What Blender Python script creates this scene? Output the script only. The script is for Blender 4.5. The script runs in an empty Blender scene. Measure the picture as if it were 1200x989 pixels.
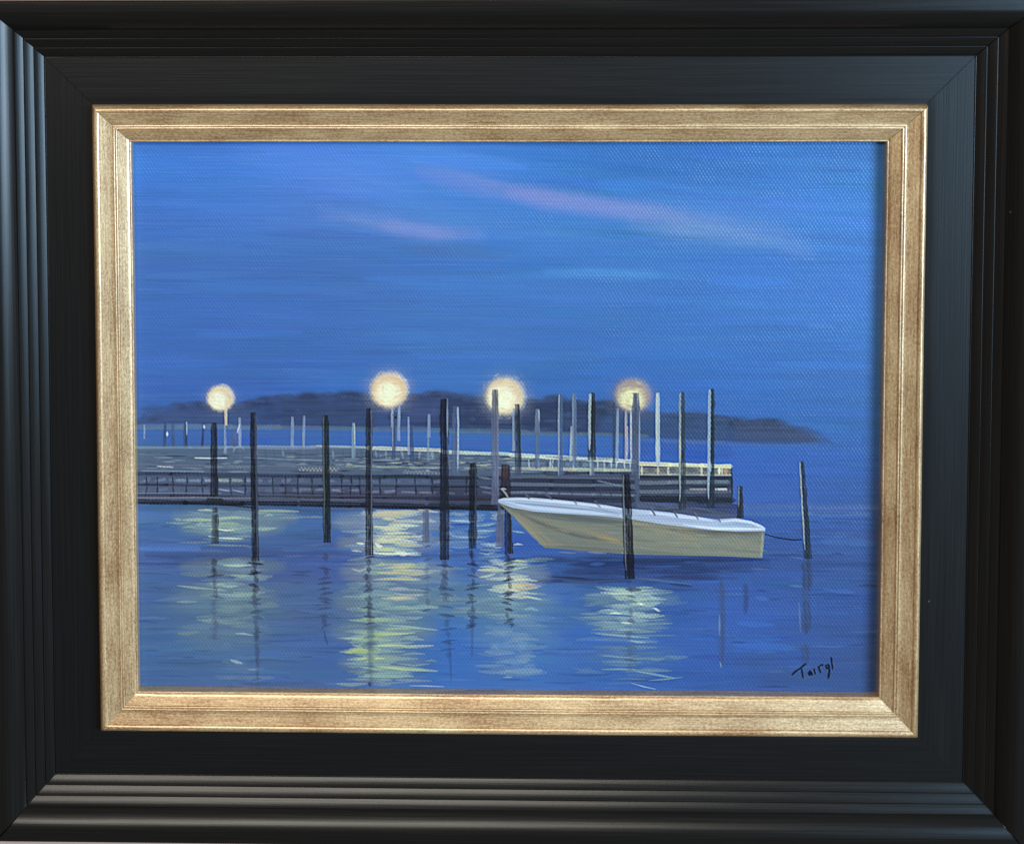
import bpy, math
import numpy as np
S = 0.00035                       # metres per drawing unit
rng = np.random.RandomState(7)
scene = bpy.context.scene
C = scene.collection

# ------------------------------------------------------------------ camera
CX, CY, CZ = -83.4357, 573.0716, 1753.8371
RA, RB, RC = -0.0494, 0.0203, -0.0026
F, PX0, PY0 = 1600.0, 600 - 114.4991, 494.5 - 437.2616
def rotm(a, b, c):
    ca, sa, cb, sb, cc, sc = np.cos(a), np.sin(a), np.cos(b), np.sin(b), np.cos(c), np.sin(c)
    return np.array([[cc, -sc, 0], [sc, cc, 0], [0, 0, 1]]) @ np.array([[cb, 0, sb], [0, 1, 0], [-sb, 0, cb]]) @ np.array([[1, 0, 0], [0, ca, -sa], [0, sa, ca]])
RM = rotm(RA, RB, RC)
cam = bpy.data.cameras.new('camera'); co = bpy.data.objects.new('camera', cam); C.objects.link(co)
co.location = (CX * S, CY * S, CZ * S); co.rotation_euler = (RA, RB, RC)
cam.sensor_fit = 'HORIZONTAL'; cam.sensor_width = 36; cam.lens = 36 * F / 1200
cam.shift_x = (600 - PX0) / 1200; cam.shift_y = -(494.5 - PY0) / 1200
cam.clip_start = 0.01; cam.clip_end = 50
scene.camera = co

# ------------------------------------------------------------------ helpers
def link(o, parent=None):
    C.objects.link(o)
    if parent: o.parent = parent
    return o
def mesh_obj(name, verts, faces, mat, parent=None, smooth=False):
    me = bpy.data.meshes.new(name); me.from_pydata(verts, [], faces); me.update()
    if mat: me.materials.append(mat)
    if smooth: me.polygons.foreach_set('use_smooth', [True] * len(me.polygons))
    return link(bpy.data.objects.new(name, me), parent)
def lin(c):
    c = np.asarray(c, float) / 255.0
    return np.where(c <= 0.04045, c / 12.92, ((c + 0.055) / 1.055) ** 2.4)
def newmat(name):
    m = bpy.data.materials.new(name); m.use_nodes = True
    nt = m.node_tree; b = nt.nodes['Principled BSDF']; return m, nt, b
def N(nt, t, **kw):
    n = nt.nodes.new(t)
    for k, v in kw.items(): setattr(n, k, v)
    return n

# ------------------------------------------------------------------ materials
def black_lacquer(name, base, rough, bump):
    m, nt, b = newmat(name); L = nt.links.new
    uv = N(nt, 'ShaderNodeUVMap'); uv.uv_map = 'rail'
    mp = N(nt, 'ShaderNodeMapping'); mp.inputs['Scale'].default_value = (14, 1500, 1); L(uv.outputs[0], mp.inputs[0])
    n = N(nt, 'ShaderNodeTexNoise'); n.inputs['Scale'].default_value = 1; n.inputs['Detail'].default_value = 5; L(mp.outputs[0], n.inputs[0])
    mr = N(nt, 'ShaderNodeMapRange'); mr.inputs[3].default_value = rough - .07; mr.inputs[4].default_value = rough + .1; L(n.outputs[0], mr.inputs[0])
    L(mr.outputs[0], b.inputs['Roughness'])
    tc = N(nt, 'ShaderNodeTexCoord')
    d = N(nt, 'ShaderNodeTexVoronoi'); d.inputs['Scale'].default_value = 130; L(tc.outputs['Object'], d.inputs[0])   # sparse dust specks
    lt = N(nt, 'ShaderNodeMath', operation='LESS_THAN'); lt.inputs[1].default_value = .055; L(d.outputs['Distance'], lt.inputs[0])
    sp = N(nt, 'ShaderNodeSeparateColor'); L(d.outputs['Color'], sp.inputs[0])
    g = N(nt, 'ShaderNodeMath', operation='GREATER_THAN'); g.inputs[1].default_value = .988; L(sp.outputs[0], g.inputs[0])
    mu = N(nt, 'ShaderNodeMath', operation='MULTIPLY'); L(lt.outputs[0], mu.inputs[0]); L(g.outputs[0], mu.inputs[1])
    c1 = N(nt, 'ShaderNodeMix', data_type='RGBA'); c1.inputs[6].default_value = (*base, 1); c1.inputs[7].default_value = (base[0] * 1.6, base[1] * 1.5, base[2] * 1.4, 1)
    rr = N(nt, 'ShaderNodeMapRange'); rr.inputs[1].default_value = .45; rr.inputs[2].default_value = .75; L(n.outputs[0], rr.inputs[0]); L(rr.outputs[0], c1.inputs[0])
    mx = N(nt, 'ShaderNodeMix', data_type='RGBA'); L(mu.outputs[0], mx.inputs[0]); L(c1.outputs[2], mx.inputs[6])
    mx.inputs[7].default_value = (.07, .07, .068, 1); L(mx.outputs[2], b.inputs['Base Color'])
    bp = N(nt, 'ShaderNodeBump'); bp.inputs['Strength'].default_value = bump; bp.inputs['Distance'].default_value = .00012
    L(n.outputs[0], bp.inputs['Height']); L(bp.outputs[0], b.inputs['Normal'])
    b.inputs['Specular IOR Level'].default_value = .31
    return m
M_black = black_lacquer('black_moulding_lacquer', (.0075, .0066, .006), .24, .2)
M_panel = black_lacquer('black_panel_lacquer', (.0062, .006, .0062), .34, .3)
def gold():
    m, nt, b = newmat('champagne_gold_leaf'); L = nt.links.new
    uv = N(nt, 'ShaderNodeUVMap'); uv.uv_map = 'rail'
    def noise(sx, sy, det, rough=.6):
        mp = N(nt, 'ShaderNodeMapping'); mp.inputs['Scale'].default_value = (sx, sy, 1); L(uv.outputs[0], mp.inputs[0])
        n = N(nt, 'ShaderNodeTexNoise'); n.inputs['Scale'].default_value = 1; n.inputs['Detail'].default_value = det
        n.inputs['Roughness'].default_value = rough; L(mp.outputs[0], n.inputs[0]); return n
    streak = noise(60, 1300, 4); mott = noise(650, 1100, 6, .75); speck = noise(1300, 1900, 4, .7); big = noise(25, 60, 3)
    r1 = N(nt, 'ShaderNodeValToRGB'); r1.color_ramp.elements[0].position = .40; r1.color_ramp.elements[0].color = (.36, .165, .055, 1)
    r1.color_ramp.elements[1].position = .60; r1.color_ramp.elements[1].color = (.96, .67, .35, 1)
    ad = N(nt, 'ShaderNodeMath', operation='ADD'); L(streak.outputs[0], ad.inputs[0]); L(mott.outputs[0], ad.inputs[1])
    sk = N(nt, 'ShaderNodeMath', operation='MULTIPLY'); sk.inputs[1].default_value = .55; L(streak.outputs[0], sk.inputs[0]); L(sk.outputs[0], ad.inputs[0])
    m3 = N(nt, 'ShaderNodeMath', operation='MULTIPLY_ADD'); m3.inputs[1].default_value = .55; L(big.outputs[0], m3.inputs[0]); L(ad.outputs[0], m3.inputs[2])
    hv = N(nt, 'ShaderNodeMath', operation='MULTIPLY'); hv.inputs[1].default_value = .476; L(m3.outputs[0], hv.inputs[0])
    L(hv.outputs[0], r1.inputs[0])
    r2 = N(nt, 'ShaderNodeMapRange'); r2.inputs[1].default_value = .55; r2.inputs[2].default_value = .70; r2.inputs[4].default_value = .8; L(speck.outputs[0], r2.inputs[0])
    mx = N(nt, 'ShaderNodeMix', data_type='RGBA'); L(r2.outputs[0], mx.inputs[0]); L(r1.outputs[0], mx.inputs[6]); mx.inputs[7].default_value = (.13, .07, .03, 1)
    L(mx.outputs[2], b.inputs['Base Color'])
    b.inputs['Metallic'].default_value = .5; b.inputs['Coat Weight'].default_value = .9; b.inputs['Coat Roughness'].default_value = .28; b.inputs['Coat IOR'].default_value = 1.8
    rr = N(nt, 'ShaderNodeMapRange'); rr.inputs[3].default_value = .26; rr.inputs[4].default_value = .5; L(mott.outputs[0], rr.inputs[0]); L(rr.outputs[0], b.inputs['Roughness'])
    bp = N(nt, 'ShaderNodeBump'); bp.inputs['Strength'].default_value = .6; bp.inputs['Distance'].default_value = .00025
    L(hv.outputs[0], bp.inputs['Height']); L(bp.outputs[0], b.inputs['Normal'])
    return m
M_gold = gold()
def simple(name, a, bcol, rough, scale):
    m, nt, b = newmat(name); L = nt.links.new
    tc = N(nt, 'ShaderNodeTexCoord'); mp = N(nt, 'ShaderNodeMapping'); mp.inputs['Scale'].default_value = (1, 12, 1); L(tc.outputs['Object'], mp.inputs[0])
    n = N(nt, 'ShaderNodeTexNoise'); n.inputs['Scale'].default_value = scale; n.inputs['Detail'].default_value = 6; L(mp.outputs[0], n.inputs[0])
    mx = N(nt, 'ShaderNodeMix', data_type='RGBA'); L(n.outputs[0], mx.inputs[0]); mx.inputs[6].default_value = (*a, 1); mx.inputs[7].default_value = (*bcol, 1)
    L(mx.outputs[2], b.inputs['Base Color']); b.inputs['Roughness'].default_value = rough
    return m
M_edge = simple('red_brown_wood', (.07, .016, .01), (.13, .035, .02), .35, 40)
M_rub = simple('worn_tan_edge', (.30, .20, .13), (.5, .38, .28), .5, 60)
M_table = simple('pale_tabletop', (.46, .32, .28), (.56, .42, .38), .4, 6)
def paint_mat():
    m, nt, b = newmat('oil_paint'); L = nt.links.new
    a = N(nt, 'ShaderNodeAttribute'); a.attribute_name = 'paint'; L(a.outputs['Color'], b.inputs['Base Color'])
    g = N(nt, 'ShaderNodeAttribute'); g.attribute_name = 'gloss'
    mr = N(nt, 'ShaderNodeMapRange'); mr.inputs[3].default_value = .5; mr.inputs[4].default_value = .26; L(g.outputs['Fac'], mr.inputs[0]); L(mr.outputs[0], b.inputs['Roughness'])
    b.inputs['Specular IOR Level'].default_value = .25
    return m
M_paint = paint_mat()

# ------------------------------------------------------------------ the thing
root = bpy.data.objects.new('framed_painting', None); C.objects.link(root)
root['label'] = 'framed oil painting of a boat at a lamplit pier, black moulding with gold liner'
root['category'] = 'painting'

# half sizes
PX, PY = 596.7, 475.2; GX, GY = 536.7, 416.2; IX, IY = 487.3, 365.2
Z0 = 26.0   # canvas and profile heights sit above the tabletop by this
def rails(name, prof, sharp, hx, hy, mat, gap=.35, rail_mats=None):
    """prof: list of (t, z), t = outward offset from the hx x hy rectangle; four mitred rails in one mesh"""
    verts, faces, uvs, sm = [], [], [], []
    n = len(prof); nseg = 24
    arc = [0]
    for i in range(1, n): arc.append(arc[-1] + math.hypot(prof[i][0] - prof[i-1][0], prof[i][1] - prof[i-1][1]))
    for side in range(4):
        # split into runs at sharp points so smooth shading breaks there
        runs, cur = [], [0]
        for i in range(1, n):
            cur.append(i)
            if i in sharp and i < n - 1: runs.append(cur); cur = [i]
        runs.append(cur)
        for run in runs:
            base = len(verts)
            for i in run:
                t, z = prof[i]
                ln = (hx if side % 2 == 0 else hy) + t - gap
                off = (hy if side % 2 == 0 else hx) + t
                if side == 2 and t > 37: off += 2.6 * (t - 37) / 37        # the bottom rail is a shade wider
                for k in range(nseg + 1):
                    s = -ln + 2 * ln * k / nseg
                    bow = .25 * math.sin(side * 2.1 + k * .31)
                    x, y = [(s, off + bow), (off + bow, -s), (-s, -off - bow), (-off - bow, s)][side]
                    verts.append((x * S, y * S, z * S)); uvs.append((s * S + side * 3.1, arc[i] * S + side * .17))
            for a in range(len(run) - 1):
                for k in range(nseg):
                    p = base + a * (nseg + 1) + k
                    faces.append((p, p + 1, p + nseg + 2, p + nseg + 1))
    # orient upward: prof runs outward, faces below must point +z
    me = bpy.data.meshes.new(name)
    me.from_pydata(verts, [], [f[::-1] for f in faces]); me.update()
    nz = np.zeros(len(me.polygons) * 3); me.polygons.foreach_get('normal', nz); nz = nz.reshape(-1, 3)
    if nz[:, 2].sum() < 0: me.flip_normals()
    me.materials.append(mat)
    ul = me.uv_layers.new(name='rail')
    vi = np.zeros(len(me.loops), dtype=np.int32); me.loops.foreach_get('vertex_index', vi)
    ul.data.foreach_set('uv', np.array(uvs)[vi].ravel())
    me.polygons.foreach_set('use_smooth', [True] * len(me.polygons))
    return me
def bead(t0, z0, w, h, k=9):
    out = []
    for i in range(k + 1):
        u = i / k
        out.append((t0 + w * u, z0 + h * (1.32 * u - .32 * u * u)))
    return out
# black moulding, from the panel outward
prof, sharp = [], set()
def addp(pts, sh=True):
    if sh and prof: sharp.add(len(prof) - 1)
    prof.extend(pts if not prof else pts)
addp([(0, -1.5), (0, .8), (.4, 1.1), (.9, .9)])
addp([(1.5, -.5)]); addp([(2.2, .1)])
addp(bead(2.3, .2, 10.2, 4.9)[1:]); addp([(13.1, 5.05)]); addp([(13.6, 3.7)]); addp([(14.2, 4.3)])
addp(bead(14.3, 4.3, 10.2, 5.2)[1:]); addp([(25.1, 9.45)]); addp([(25.6, 8.2)]); addp([(26.1, 8.9)])
addp(bead(26.2, 8.9, 9.6, 5.0)[1:]); addp([(36.3, 12.6)])
cove = []
for i in range(1, 37):                      # ogee rising to a broad rounded outer back
    u = i / 36
    t = 36.9 + 35.4 * u
    if u < .66:
        q = u / .66; z = 13.4 + 15.6 * (1 - (1 - q) ** 1.9) * .86 + 15.6 * .14 * q
    else: z = 29.0 + .5 * (u - .66) / .34 - .35 * ((u - .66) / .34) ** 3
    cove.append((t, z))
addp([(36.9, 13.2)]); addp(cove, True)
sharp.add(len(prof) - 1)
prof += [(73.4, 28.6), (74.0, 27.6), (74.1, -4)]
me = rails('outer_frame', prof, sharp, PX, PY, M_black)
frame = link(bpy.data.objects.new('outer_frame', me), root); frame.location = (0, 0, 0)
# worn tan line and red-brown wooden side below the lacquer
me = rails('worn_edge', [(73.8, 27.8), (74.3, 27.2), (74.5, 26.2), (74.4, 23)], {1}, PX, PY, M_rub)
link(bpy.data.objects.new('worn_edge', me), frame)
me = rails('wooden_side', [(74.1, 25.6), (75.0, 24.8), (75.4, 22.0), (75.4, -24.6)], {2}, PX, PY, M_edge)
link(bpy.data.objects.new('wooden_side', me), frame)
# flat black panel between moulding and gold liner
pp = [(-62, -.2), (-61, 0), (-45, .15), (-30, .0), (-15, .1), (-2, 0), (0.5, 0)]
me = rails('flat_panel', pp, set(), PX, PY, M_panel, gap=.18)
link(bpy.data.objects.new('flat_panel', me), root)
# gold liner (t measured outward from the inner lip IX x IY)
lw = GX - IX
gp, gs = [], set()
def ag(pts):
    if gp: gs.add(len(gp) - 1)
    gp.extend(pts)
ag([(0, -16.8), (0, -4.4)])
ag([(.5, -3.2), (1.2, -2.8), (2.0, -2.9)])
ag([(2.4, -3.2)]); ag([(3.0, -2.3), (6, -1.2), (11, .6), (16.2, 2.4)])
ag([(16.5, 1.9)]); ag([(17.0, 3.4), (18.4, 3.8), (19.3, 3.6)])
ag([(19.8, 3.4)]); ag([(20.2, 4.3), (21.5, 4.5), (22.2, 4.3)]); ag([(22.5, 4.2), (26, 5.2), (32, 7.0), (38, 9.0)])
ag([(38.2, 8.8)]); ag([(38.8, 9.8), (40.5, 10.9), (42.5, 11.4), (44.3, 11.0), (45.6, 9.8)])
ag([(45.9, 8.9)]); ag([(46.6, 8.2), (48.0, 6.2), (48.7, 3.0), (49.2, -.3)])
me = rails('gold_liner', gp, gs, IX, IY, M_gold, gap=.15)
liner = link(bpy.data.objects.new('gold_liner', me), root)
# dark backing behind mitre gaps and rabbet
bv = [(-PX - 60, -PY - 60), (PX + 60, -PY - 60), (PX + 60, PY + 60), (-PX - 60, PY + 60)]
verts = [(x * S, y * S, z * S) for z in (-20.5, -17.5) for x, y in bv]
back = mesh_obj('backing_board', verts, [(3, 2, 1, 0), (4, 5, 6, 7), (0, 1, 5, 4), (1, 2, 6, 5), (2, 3, 7, 6), (3, 0, 4, 7)], M_panel, root)
# seam filler right under the panel and moulding so mitre gaps read as hairlines
# ------------------------------------------------------------------ painting the canvas (numpy)
ZC = -16.5
STEP = 0.70
CWX, CHY = IX + 5, IY + 5
W = int(2 * CWX / STEP); H = int(2 * CHY / STEP)
gx = np.linspace(-CWX, CWX, W); gy = np.linspace(CHY, -CHY, H)     # row 0 at the top
X, Y = np.meshgrid(gx, gy)
def project(x, y, z):
    d = np.stack([x - CX, y - CY, np.full_like(x, z - CZ)], -1) @ RM
    return PX0 + F * d[..., 0] / -d[..., 2], PY0 - F * d[..., 1] / -d[..., 2]
U, V = project(X, Y, ZC)          # drawing coordinates of each canvas vertex
U = U.astype(np.float32); V = V.astype(np.float32)
AX = (W - 1) / (U[H//2, -1] - U[H//2, 0]); AY = (H - 1) / (V[-1, W//2] - V[0, W//2])
EXP = 1.0                          # illumination of the canvas, see lamps
col = np.zeros((H, W, 3), np.float32); hgt = np.zeros((H, W), np.float32)
lab = np.zeros((H, W), np.int16); gls = np.full((H, W), .5, np.float32)

def vnoise(h, w, sy, sx, seed, octv=1):
    out = np.zeros((h, w), np.float32); amp = 1; tot = 0
    for o in range(octv):
        r = np.random.RandomState(seed + o * 17)
        gh, gw = int(h / sy) + 3, int(w / sx) + 3
        g = r.rand(gh, gw).astype(np.float32)
        yy = np.arange(h) / sy; xx = np.arange(w) / sx
        y0 = yy.astype(int); x0 = xx.astype(int); fy = yy - y0; fx = xx - x0
        fy = fy * fy * (3 - 2 * fy); fx = fx * fx * (3 - 2 * fx)
        a = g[y0][:, x0] * (1 - fx) + g[y0][:, x0 + 1] * fx
        b = g[y0 + 1][:, x0] * (1 - fx) + g[y0 + 1][:, x0 + 1] * fx
        out += amp * (a * (1 - fy)[:, None] + b * fy[:, None]); tot += amp; amp *= .5; sy = max(sy / 2, 1.01); sx = max(sx / 2, 1.01)
    return out / tot
def sstep(a, b, x):
    t = np.clip((x - a) / (b - a + 1e-9), 0, 1); return t * t * (3 - 2 * t)
warp = vnoise(H, W, 40, 60, 3) * 2.2
warp2 = vnoise(H, W, 50, 40, 5) * 2.2
WX, WY = 4.25, 3.25
weave = .5 + .5 * np.cos(2 * np.pi * (U + warp) / WX) * np.cos(np.pi * (V + warp2) / WY + .25 * np.sin(U * .11))
cell = vnoise(H, W, 3.1, 3.4, 9) * .6 + vnoise(H, W, 9, 11, 10) * .4
weave = (np.clip(weave, 0, 1) * (.55 + .9 * cell)).astype(np.float32); weave = np.clip(weave, 0, 1)
rowline = (.5 + .5 * np.cos(2 * np.pi * (V + warp2 * 1.3) / WY)) * sstep(.3, .75, vnoise(H, W, 3.4, 40, 91))
NB = 4096
bn = np.random.RandomState(11).rand(NB).astype(np.float32)
def n1(x):
    i = np.floor(x).astype(int); f = x - i; f = f * f * (3 - 2 * f)
    return bn[i % NB] * (1 - f) + bn[(i + 1) % NB] * f

def stroke(pts, w, c, a=1., L=None, taper=(.5, .5), bristle=.35, dry=0., h=.25, soft=.8, cj=.06, gl=None, flat=False):
    """one brush stroke along pts (drawing coordinates)"""
    pts = np.array(pts, float); m = w + 3
    w_arr = np.broadcast_to(np.array(w, float), (len(pts),)) if np.ndim(w) else None
    wm = float(np.max(w)); m = wm + 3
    cx0 = int((pts[:, 0].min() - m - U[H//2, 0]) * AX) - 14; cx1 = int((pts[:, 0].max() + m - U[H//2, 0]) * AX) + 16
    ry0 = int((pts[:, 1].min() - m - V[0, W//2]) * AY) - 10; ry1 = int((pts[:, 1].max() + m - V[0, W//2]) * AY) + 12
    cx0, ry0 = max(cx0, 0), max(ry0, 0); cx1, ry1 = min(cx1, W), min(ry1, H)
    if cx1 <= cx0 or ry1 <= ry0: return
    sl = (slice(ry0, ry1), slice(cx0, cx1)); u, v = U[sl], V[sl]
    best = np.full(u.shape, 1e9, np.float32); sc = np.zeros_like(best); cr = np.zeros_like(best); wl = np.full_like(best, wm)
    seg = np.hypot(*(pts[1:] - pts[:-1]).T); cum = np.concatenate([[0], np.cumsum(seg)]); tot = max(cum[-1], 1e-6)
    cap = np.ones_like(best)
    for i in range(len(pts) - 1):
        d = pts[i+1] - pts[i]; l2 = (d ** 2).sum() + 1e-9
        tr = ((u - pts[i, 0]) * d[0] + (v - pts[i, 1]) * d[1]) / l2; t = np.clip(tr, 0, 1)
        qx = u - pts[i, 0] - t * d[0]; qy = v - pts[i, 1] - t * d[1]
        dist = np.hypot(qx, qy); k = dist < best
        if flat and i in (0, len(pts) - 2):
            if i == 0: cap = np.minimum(cap, sstep(1.5, .1, np.maximum(-tr, 0) * seg[0]))
            if i == len(pts) - 2: cap = np.minimum(cap, sstep(1.6, .1, np.maximum(tr - 1, 0) * seg[-1] + .8 * (bn[(np.abs(u * 1.3)).astype(int) % NB])))
        best = np.where(k, dist, best); sc = np.where(k, (cum[i] + t * seg[i]) / tot, sc)
        cr = np.where(k, (d[0] * (v - pts[i, 1]) - d[1] * (u - pts[i, 0])) / math.sqrt(l2), cr)
        if w_arr is not None: wl = np.where(k, w_arr[i] * (1 - t) + w_arr[i+1] * t, wl)
    o = rng.rand() * 900
    tp = np.ones_like(best)
    if taper[0] > 0: tp *= np.sqrt(np.clip(sc / taper[0], 0, 1) * .92 + .08)
    if taper[1] > 0: tp *= np.sqrt(np.clip((1 - sc) / taper[1], 0, 1) * .92 + .08)
    wob = 1 + .12 * (n1(sc * tot / 5 + o) - .5) * 2
    hw = wl / 2 * tp * wob
    edge = sstep(-soft, soft, hw - best) * cap
    b = n1(cr / max(.8, min(1.4, wm / 6)) * 1.0 + o + sc * 1.3) * .7 + n1(cr * .45 + o * 2 + sc * tot / 26) * .3
    al = a * edge * (1 - bristle * sstep(.25, .8, b))
    if dry > 0:
        ends = np.clip(np.abs(sc - .5) * 2, 0, 1)
        al = al * (1 - dry * (1 - sstep(.35, .75, weave[sl] * .8 + b * .25 - .12 * ends)))
    cc = lin(c).astype(np.float32) * EXP
    cc = cc[None, None] * (1 + cj * 2 * (b - .5))[..., None]
    col[sl] = col[sl] * (1 - al[..., None]) + cc * al[..., None]
    if h:
        ridge = h * (.55 + .6 * (b - .5) + .25 * np.exp(-((hw - best) / 1.0) ** 2))
        hgt[sl] = hgt[sl] * (1 - .6 * al) + ridge * al
    if L is not None:
        k = edge * (a if a < .4 else 1) > .5; lab[sl][k] = L
    if gl is not None: gls[sl] = gls[sl] * (1 - al) + gl * al

def poly_mask(pts, soft=.8):
    pts = np.array(pts, float)
    inside = np.zeros(U.shape, bool); dist = np.full(U.shape, 1e9, np.float32)
    cx0 = max(int((pts[:, 0].min() - 8 - U[H//2, 0]) * AX) - 12, 0); cx1 = min(int((pts[:, 0].max() + 8 - U[H//2, 0]) * AX) + 14, W)
    ry0 = max(int((pts[:, 1].min() - 8 - V[0, W//2]) * AY) - 10, 0); ry1 = min(int((pts[:, 1].max() + 8 - V[0, W//2]) * AY) + 12, H)
    sl = (slice(ry0, ry1), slice(cx0, cx1)); u, v = U[sl], V[sl]
    ins = np.zeros(u.shape, bool); ds = np.full(u.shape, 1e9, np.float32)
    n = len(pts)
    for i in range(n):
        x0, y0 = pts[i]; x1, y1 = pts[(i + 1) % n]
        cnd = ((y0 > v) != (y1 > v))
        with np.errstate(divide='ignore', invalid='ignore'):
            xi = (x1 - x0) * (v - y0) / ((y1 - y0) if y1 != y0 else 1e-9) + x0
        ins ^= cnd & (u < xi)
        d = np.array([x1 - x0, y1 - y0]); l2 = (d ** 2).sum() + 1e-9
        t = np.clip(((u - x0) * d[0] + (v - y0) * d[1]) / l2, 0, 1)
        ds = np.minimum(ds, np.hypot(u - x0 - t * d[0], v - y0 - t * d[1]))
    sd = np.where(ins, ds, -ds)
    return sl, sstep(-soft, soft, sd)
def fillpoly(pts, c, a=1., L=None, soft=.8, streak=.08, h=.12, ang=0., dry=0.):
    sl, m = poly_mask(pts, soft); u, v = U[sl], V[sl]
    cr = v - u * math.tan(ang)
    b = n1(cr / 1.4 + rng.rand() * 500 + n1(u / 60) * 2)
    al = m * a
    if dry: al = al * (1 - dry * (1 - sstep(.3, .7, weave[sl] + .3 * (b - .5))))
    cc = (lin(c).astype(np.float32) * EXP)[None, None] * (1 + streak * 2 * (b - .5))[..., None]
    col[sl] = col[sl] * (1 - al[..., None]) + cc * al[..., None]
    hgt[sl] = hgt[sl] * (1 - .6 * al) + h * (.5 + (b - .5)) * al
    if L is not None: lab[sl][m > .5] = L
def blob(cx, cy, rx, ry, c, a, fall=2., L=None, dry=0., p=0):
    sl = (slice(max(int((cy - ry * 2.6 - V[0, W//2]) * AY) - 10, 0), min(int((cy + ry * 2.6 - V[0, W//2]) * AY) + 12, H)),
          slice(max(int((cx - rx * 2.6 - U[H//2, 0]) * AX) - 12, 0), min(int((cx + rx * 2.6 - U[H//2, 0]) * AX) + 14, W)))
    u, v = U[sl], V[sl]; r = np.hypot((u - cx) / rx, (v - cy) / ry)
    r = r * (1 + .22 * (n1(v * .8 + cx) - .5) + .06 * (n1(u * .5 + cy) - .5))
    al = a * np.exp(-r ** fall)
    if dry: al = al * (1 - dry * (1 - sstep(.25, .7, weave[sl])) * sstep(.4, 1.1, r))
    al = al[..., None].astype(np.float32)
    col[sl] = col[sl] * (1 - al) + (lin(c).astype(np.float32) * EXP) * al

# --- underpainting: colour field from a coarse hand-picked grid
gxs = [158, 260, 380, 500, 620, 740, 860, 1030]
rows = [
 (160, [(60,118,212),(62,116,212),(74,124,224),(72,124,220),(58,112,205),(52,108,202),(54,112,208),(58,114,205)]),
 (200, [(62,122,218),(66,122,218),(78,128,226),(76,130,226),(62,120,214),(56,112,206),(58,114,208),(62,120,214)]),
 (245, [(62,112,205),(68,118,208),(78,122,210),(74,126,214),(66,122,214),(66,122,214),(74,126,222),(66,122,222)]),
 (300, [(64,106,186),(66,110,192),(66,112,190),(66,112,192),(66,118,208),(66,118,208),(66,118,212),(68,120,216)]),
 (350, [(62,104,186),(64,106,188),(66,108,188),(68,114,196),(66,114,200),(66,114,204),(68,118,214),(68,120,216)]),
 (400, [(60,102,184),(62,104,184),(64,108,190),(66,112,194),(64,110,192),(64,112,202),(66,116,210),(66,116,208)]),
 (450, [(60,102,184),(60,100,180),(60,104,186),(62,108,192),(60,106,190),(58,104,196),(60,106,200),(62,108,196)]),
 (500, [(62,98,172),(60,98,172),(60,100,178),(60,102,180),(60,102,184),(58,100,190),(60,104,196),(60,104,190)]),
 (540, [(66,98,156),(62,96,164),(60,98,170),(60,98,176),(60,98,176),(56,92,182),(58,98,196),(58,96,180)]),
 (600, [(66,106,176),(70,108,168),(66,104,176),(70,112,190),(66,104,180),(60,92,180),(62,98,188),(60,92,168)]),
 (655, [(66,100,180),(62,90,158),(64,92,172),(66,104,184),(60,98,186),(52,78,140),(58,88,162),(58,86,156)]),
 (710, [(62,96,166),(78,112,160),(70,100,164),(78,118,172),(78,120,180),(58,94,170),(60,96,184),(58,86,158)]),
 (760, [(60,98,170),(72,108,168),(64,98,176),(64,106,186),(70,114,194),(62,100,186),(60,96,184),(58,84,148)]),
 (815, [(56,92,162),(62,96,166),(66,104,176),(60,104,188),(64,110,196),(56,98,184),(54,88,168),(52,80,146)]),
]
ry = np.array([r[0] for r in rows], float)
G = np.array([[lin(c) for c in r[1]] for r in rows])
vi = np.clip(np.interp(V.ravel(), ry, np.arange(len(rows))), 0, len(rows) - 1.001).reshape(V.shape)
ui = np.clip(np.interp(U.ravel(), gxs, np.arange(len(gxs))), 0, len(gxs) - 1.001).reshape(U.shape)
vi += (vnoise(H, W, 14, 160, 21, 2) - .5) * .5; vi = np.clip(vi, 0, len(rows) - 1.001)
ui += (vnoise(H, W, 18, 90, 22, 2) - .5) * .6; ui = np.clip(ui, 0, len(gxs) - 1.001)
v0 = vi.astype(int); u0 = ui.astype(int); fv = (vi - v0)[..., None]; fu = (ui - u0)[..., None]
fv = fv * fv * (3 - 2 * fv); 
col[:] = ((G[v0, u0] * (1 - fu) + G[v0, u0 + 1] * fu) * (1 - fv) + (G[v0 + 1, u0] * (1 - fu) + G[v0 + 1, u0 + 1] * fu) * fv) * EXP
def base_at(x, y):
    i = np.interp(y, ry, np.arange(len(rows))); j = np.interp(x, gxs, np.arange(len(gxs)))
    i = min(i, len(rows) - 1.01); j = min(j, len(gxs) - 1.01); a, b = int(i), int(j); s, t = i - a, j - b
    c = (G[a, b] * (1 - t) + G[a, b+1] * t) * (1 - s) + (G[a+1, b] * (1 - t) + G[a+1, b+1] * t) * s
    return 255 * np.where(c <= .0031308, c * 12.92, 1.055 * c ** (1 / 2.4) - .055)
# sky: long horizontal brushing
for i in range(620):
    x = rng.uniform(140, 1050); y = rng.uniform(160, 500); l = rng.uniform(50, 190)
    sl_ = rng.normal(.012, .02) + (.06 if y < 290 and x > 380 else 0)
    c = base_at(x, y) * (1 + rng.normal(0, .045)) + np.array([rng.normal(0, 3), rng.normal(0, 3), rng.normal(0, 5)])
    stroke([(x - l/2, y - l/2 * sl_), (x, y + rng.normal(0, 1)), (x + l/2, y + l/2 * sl_)], rng.uniform(6, 16), np.clip(c, 0, 255),
           a=rng.uniform(.25, .55), bristle=.55, h=.22, soft=2.5, cj=.05)
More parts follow.
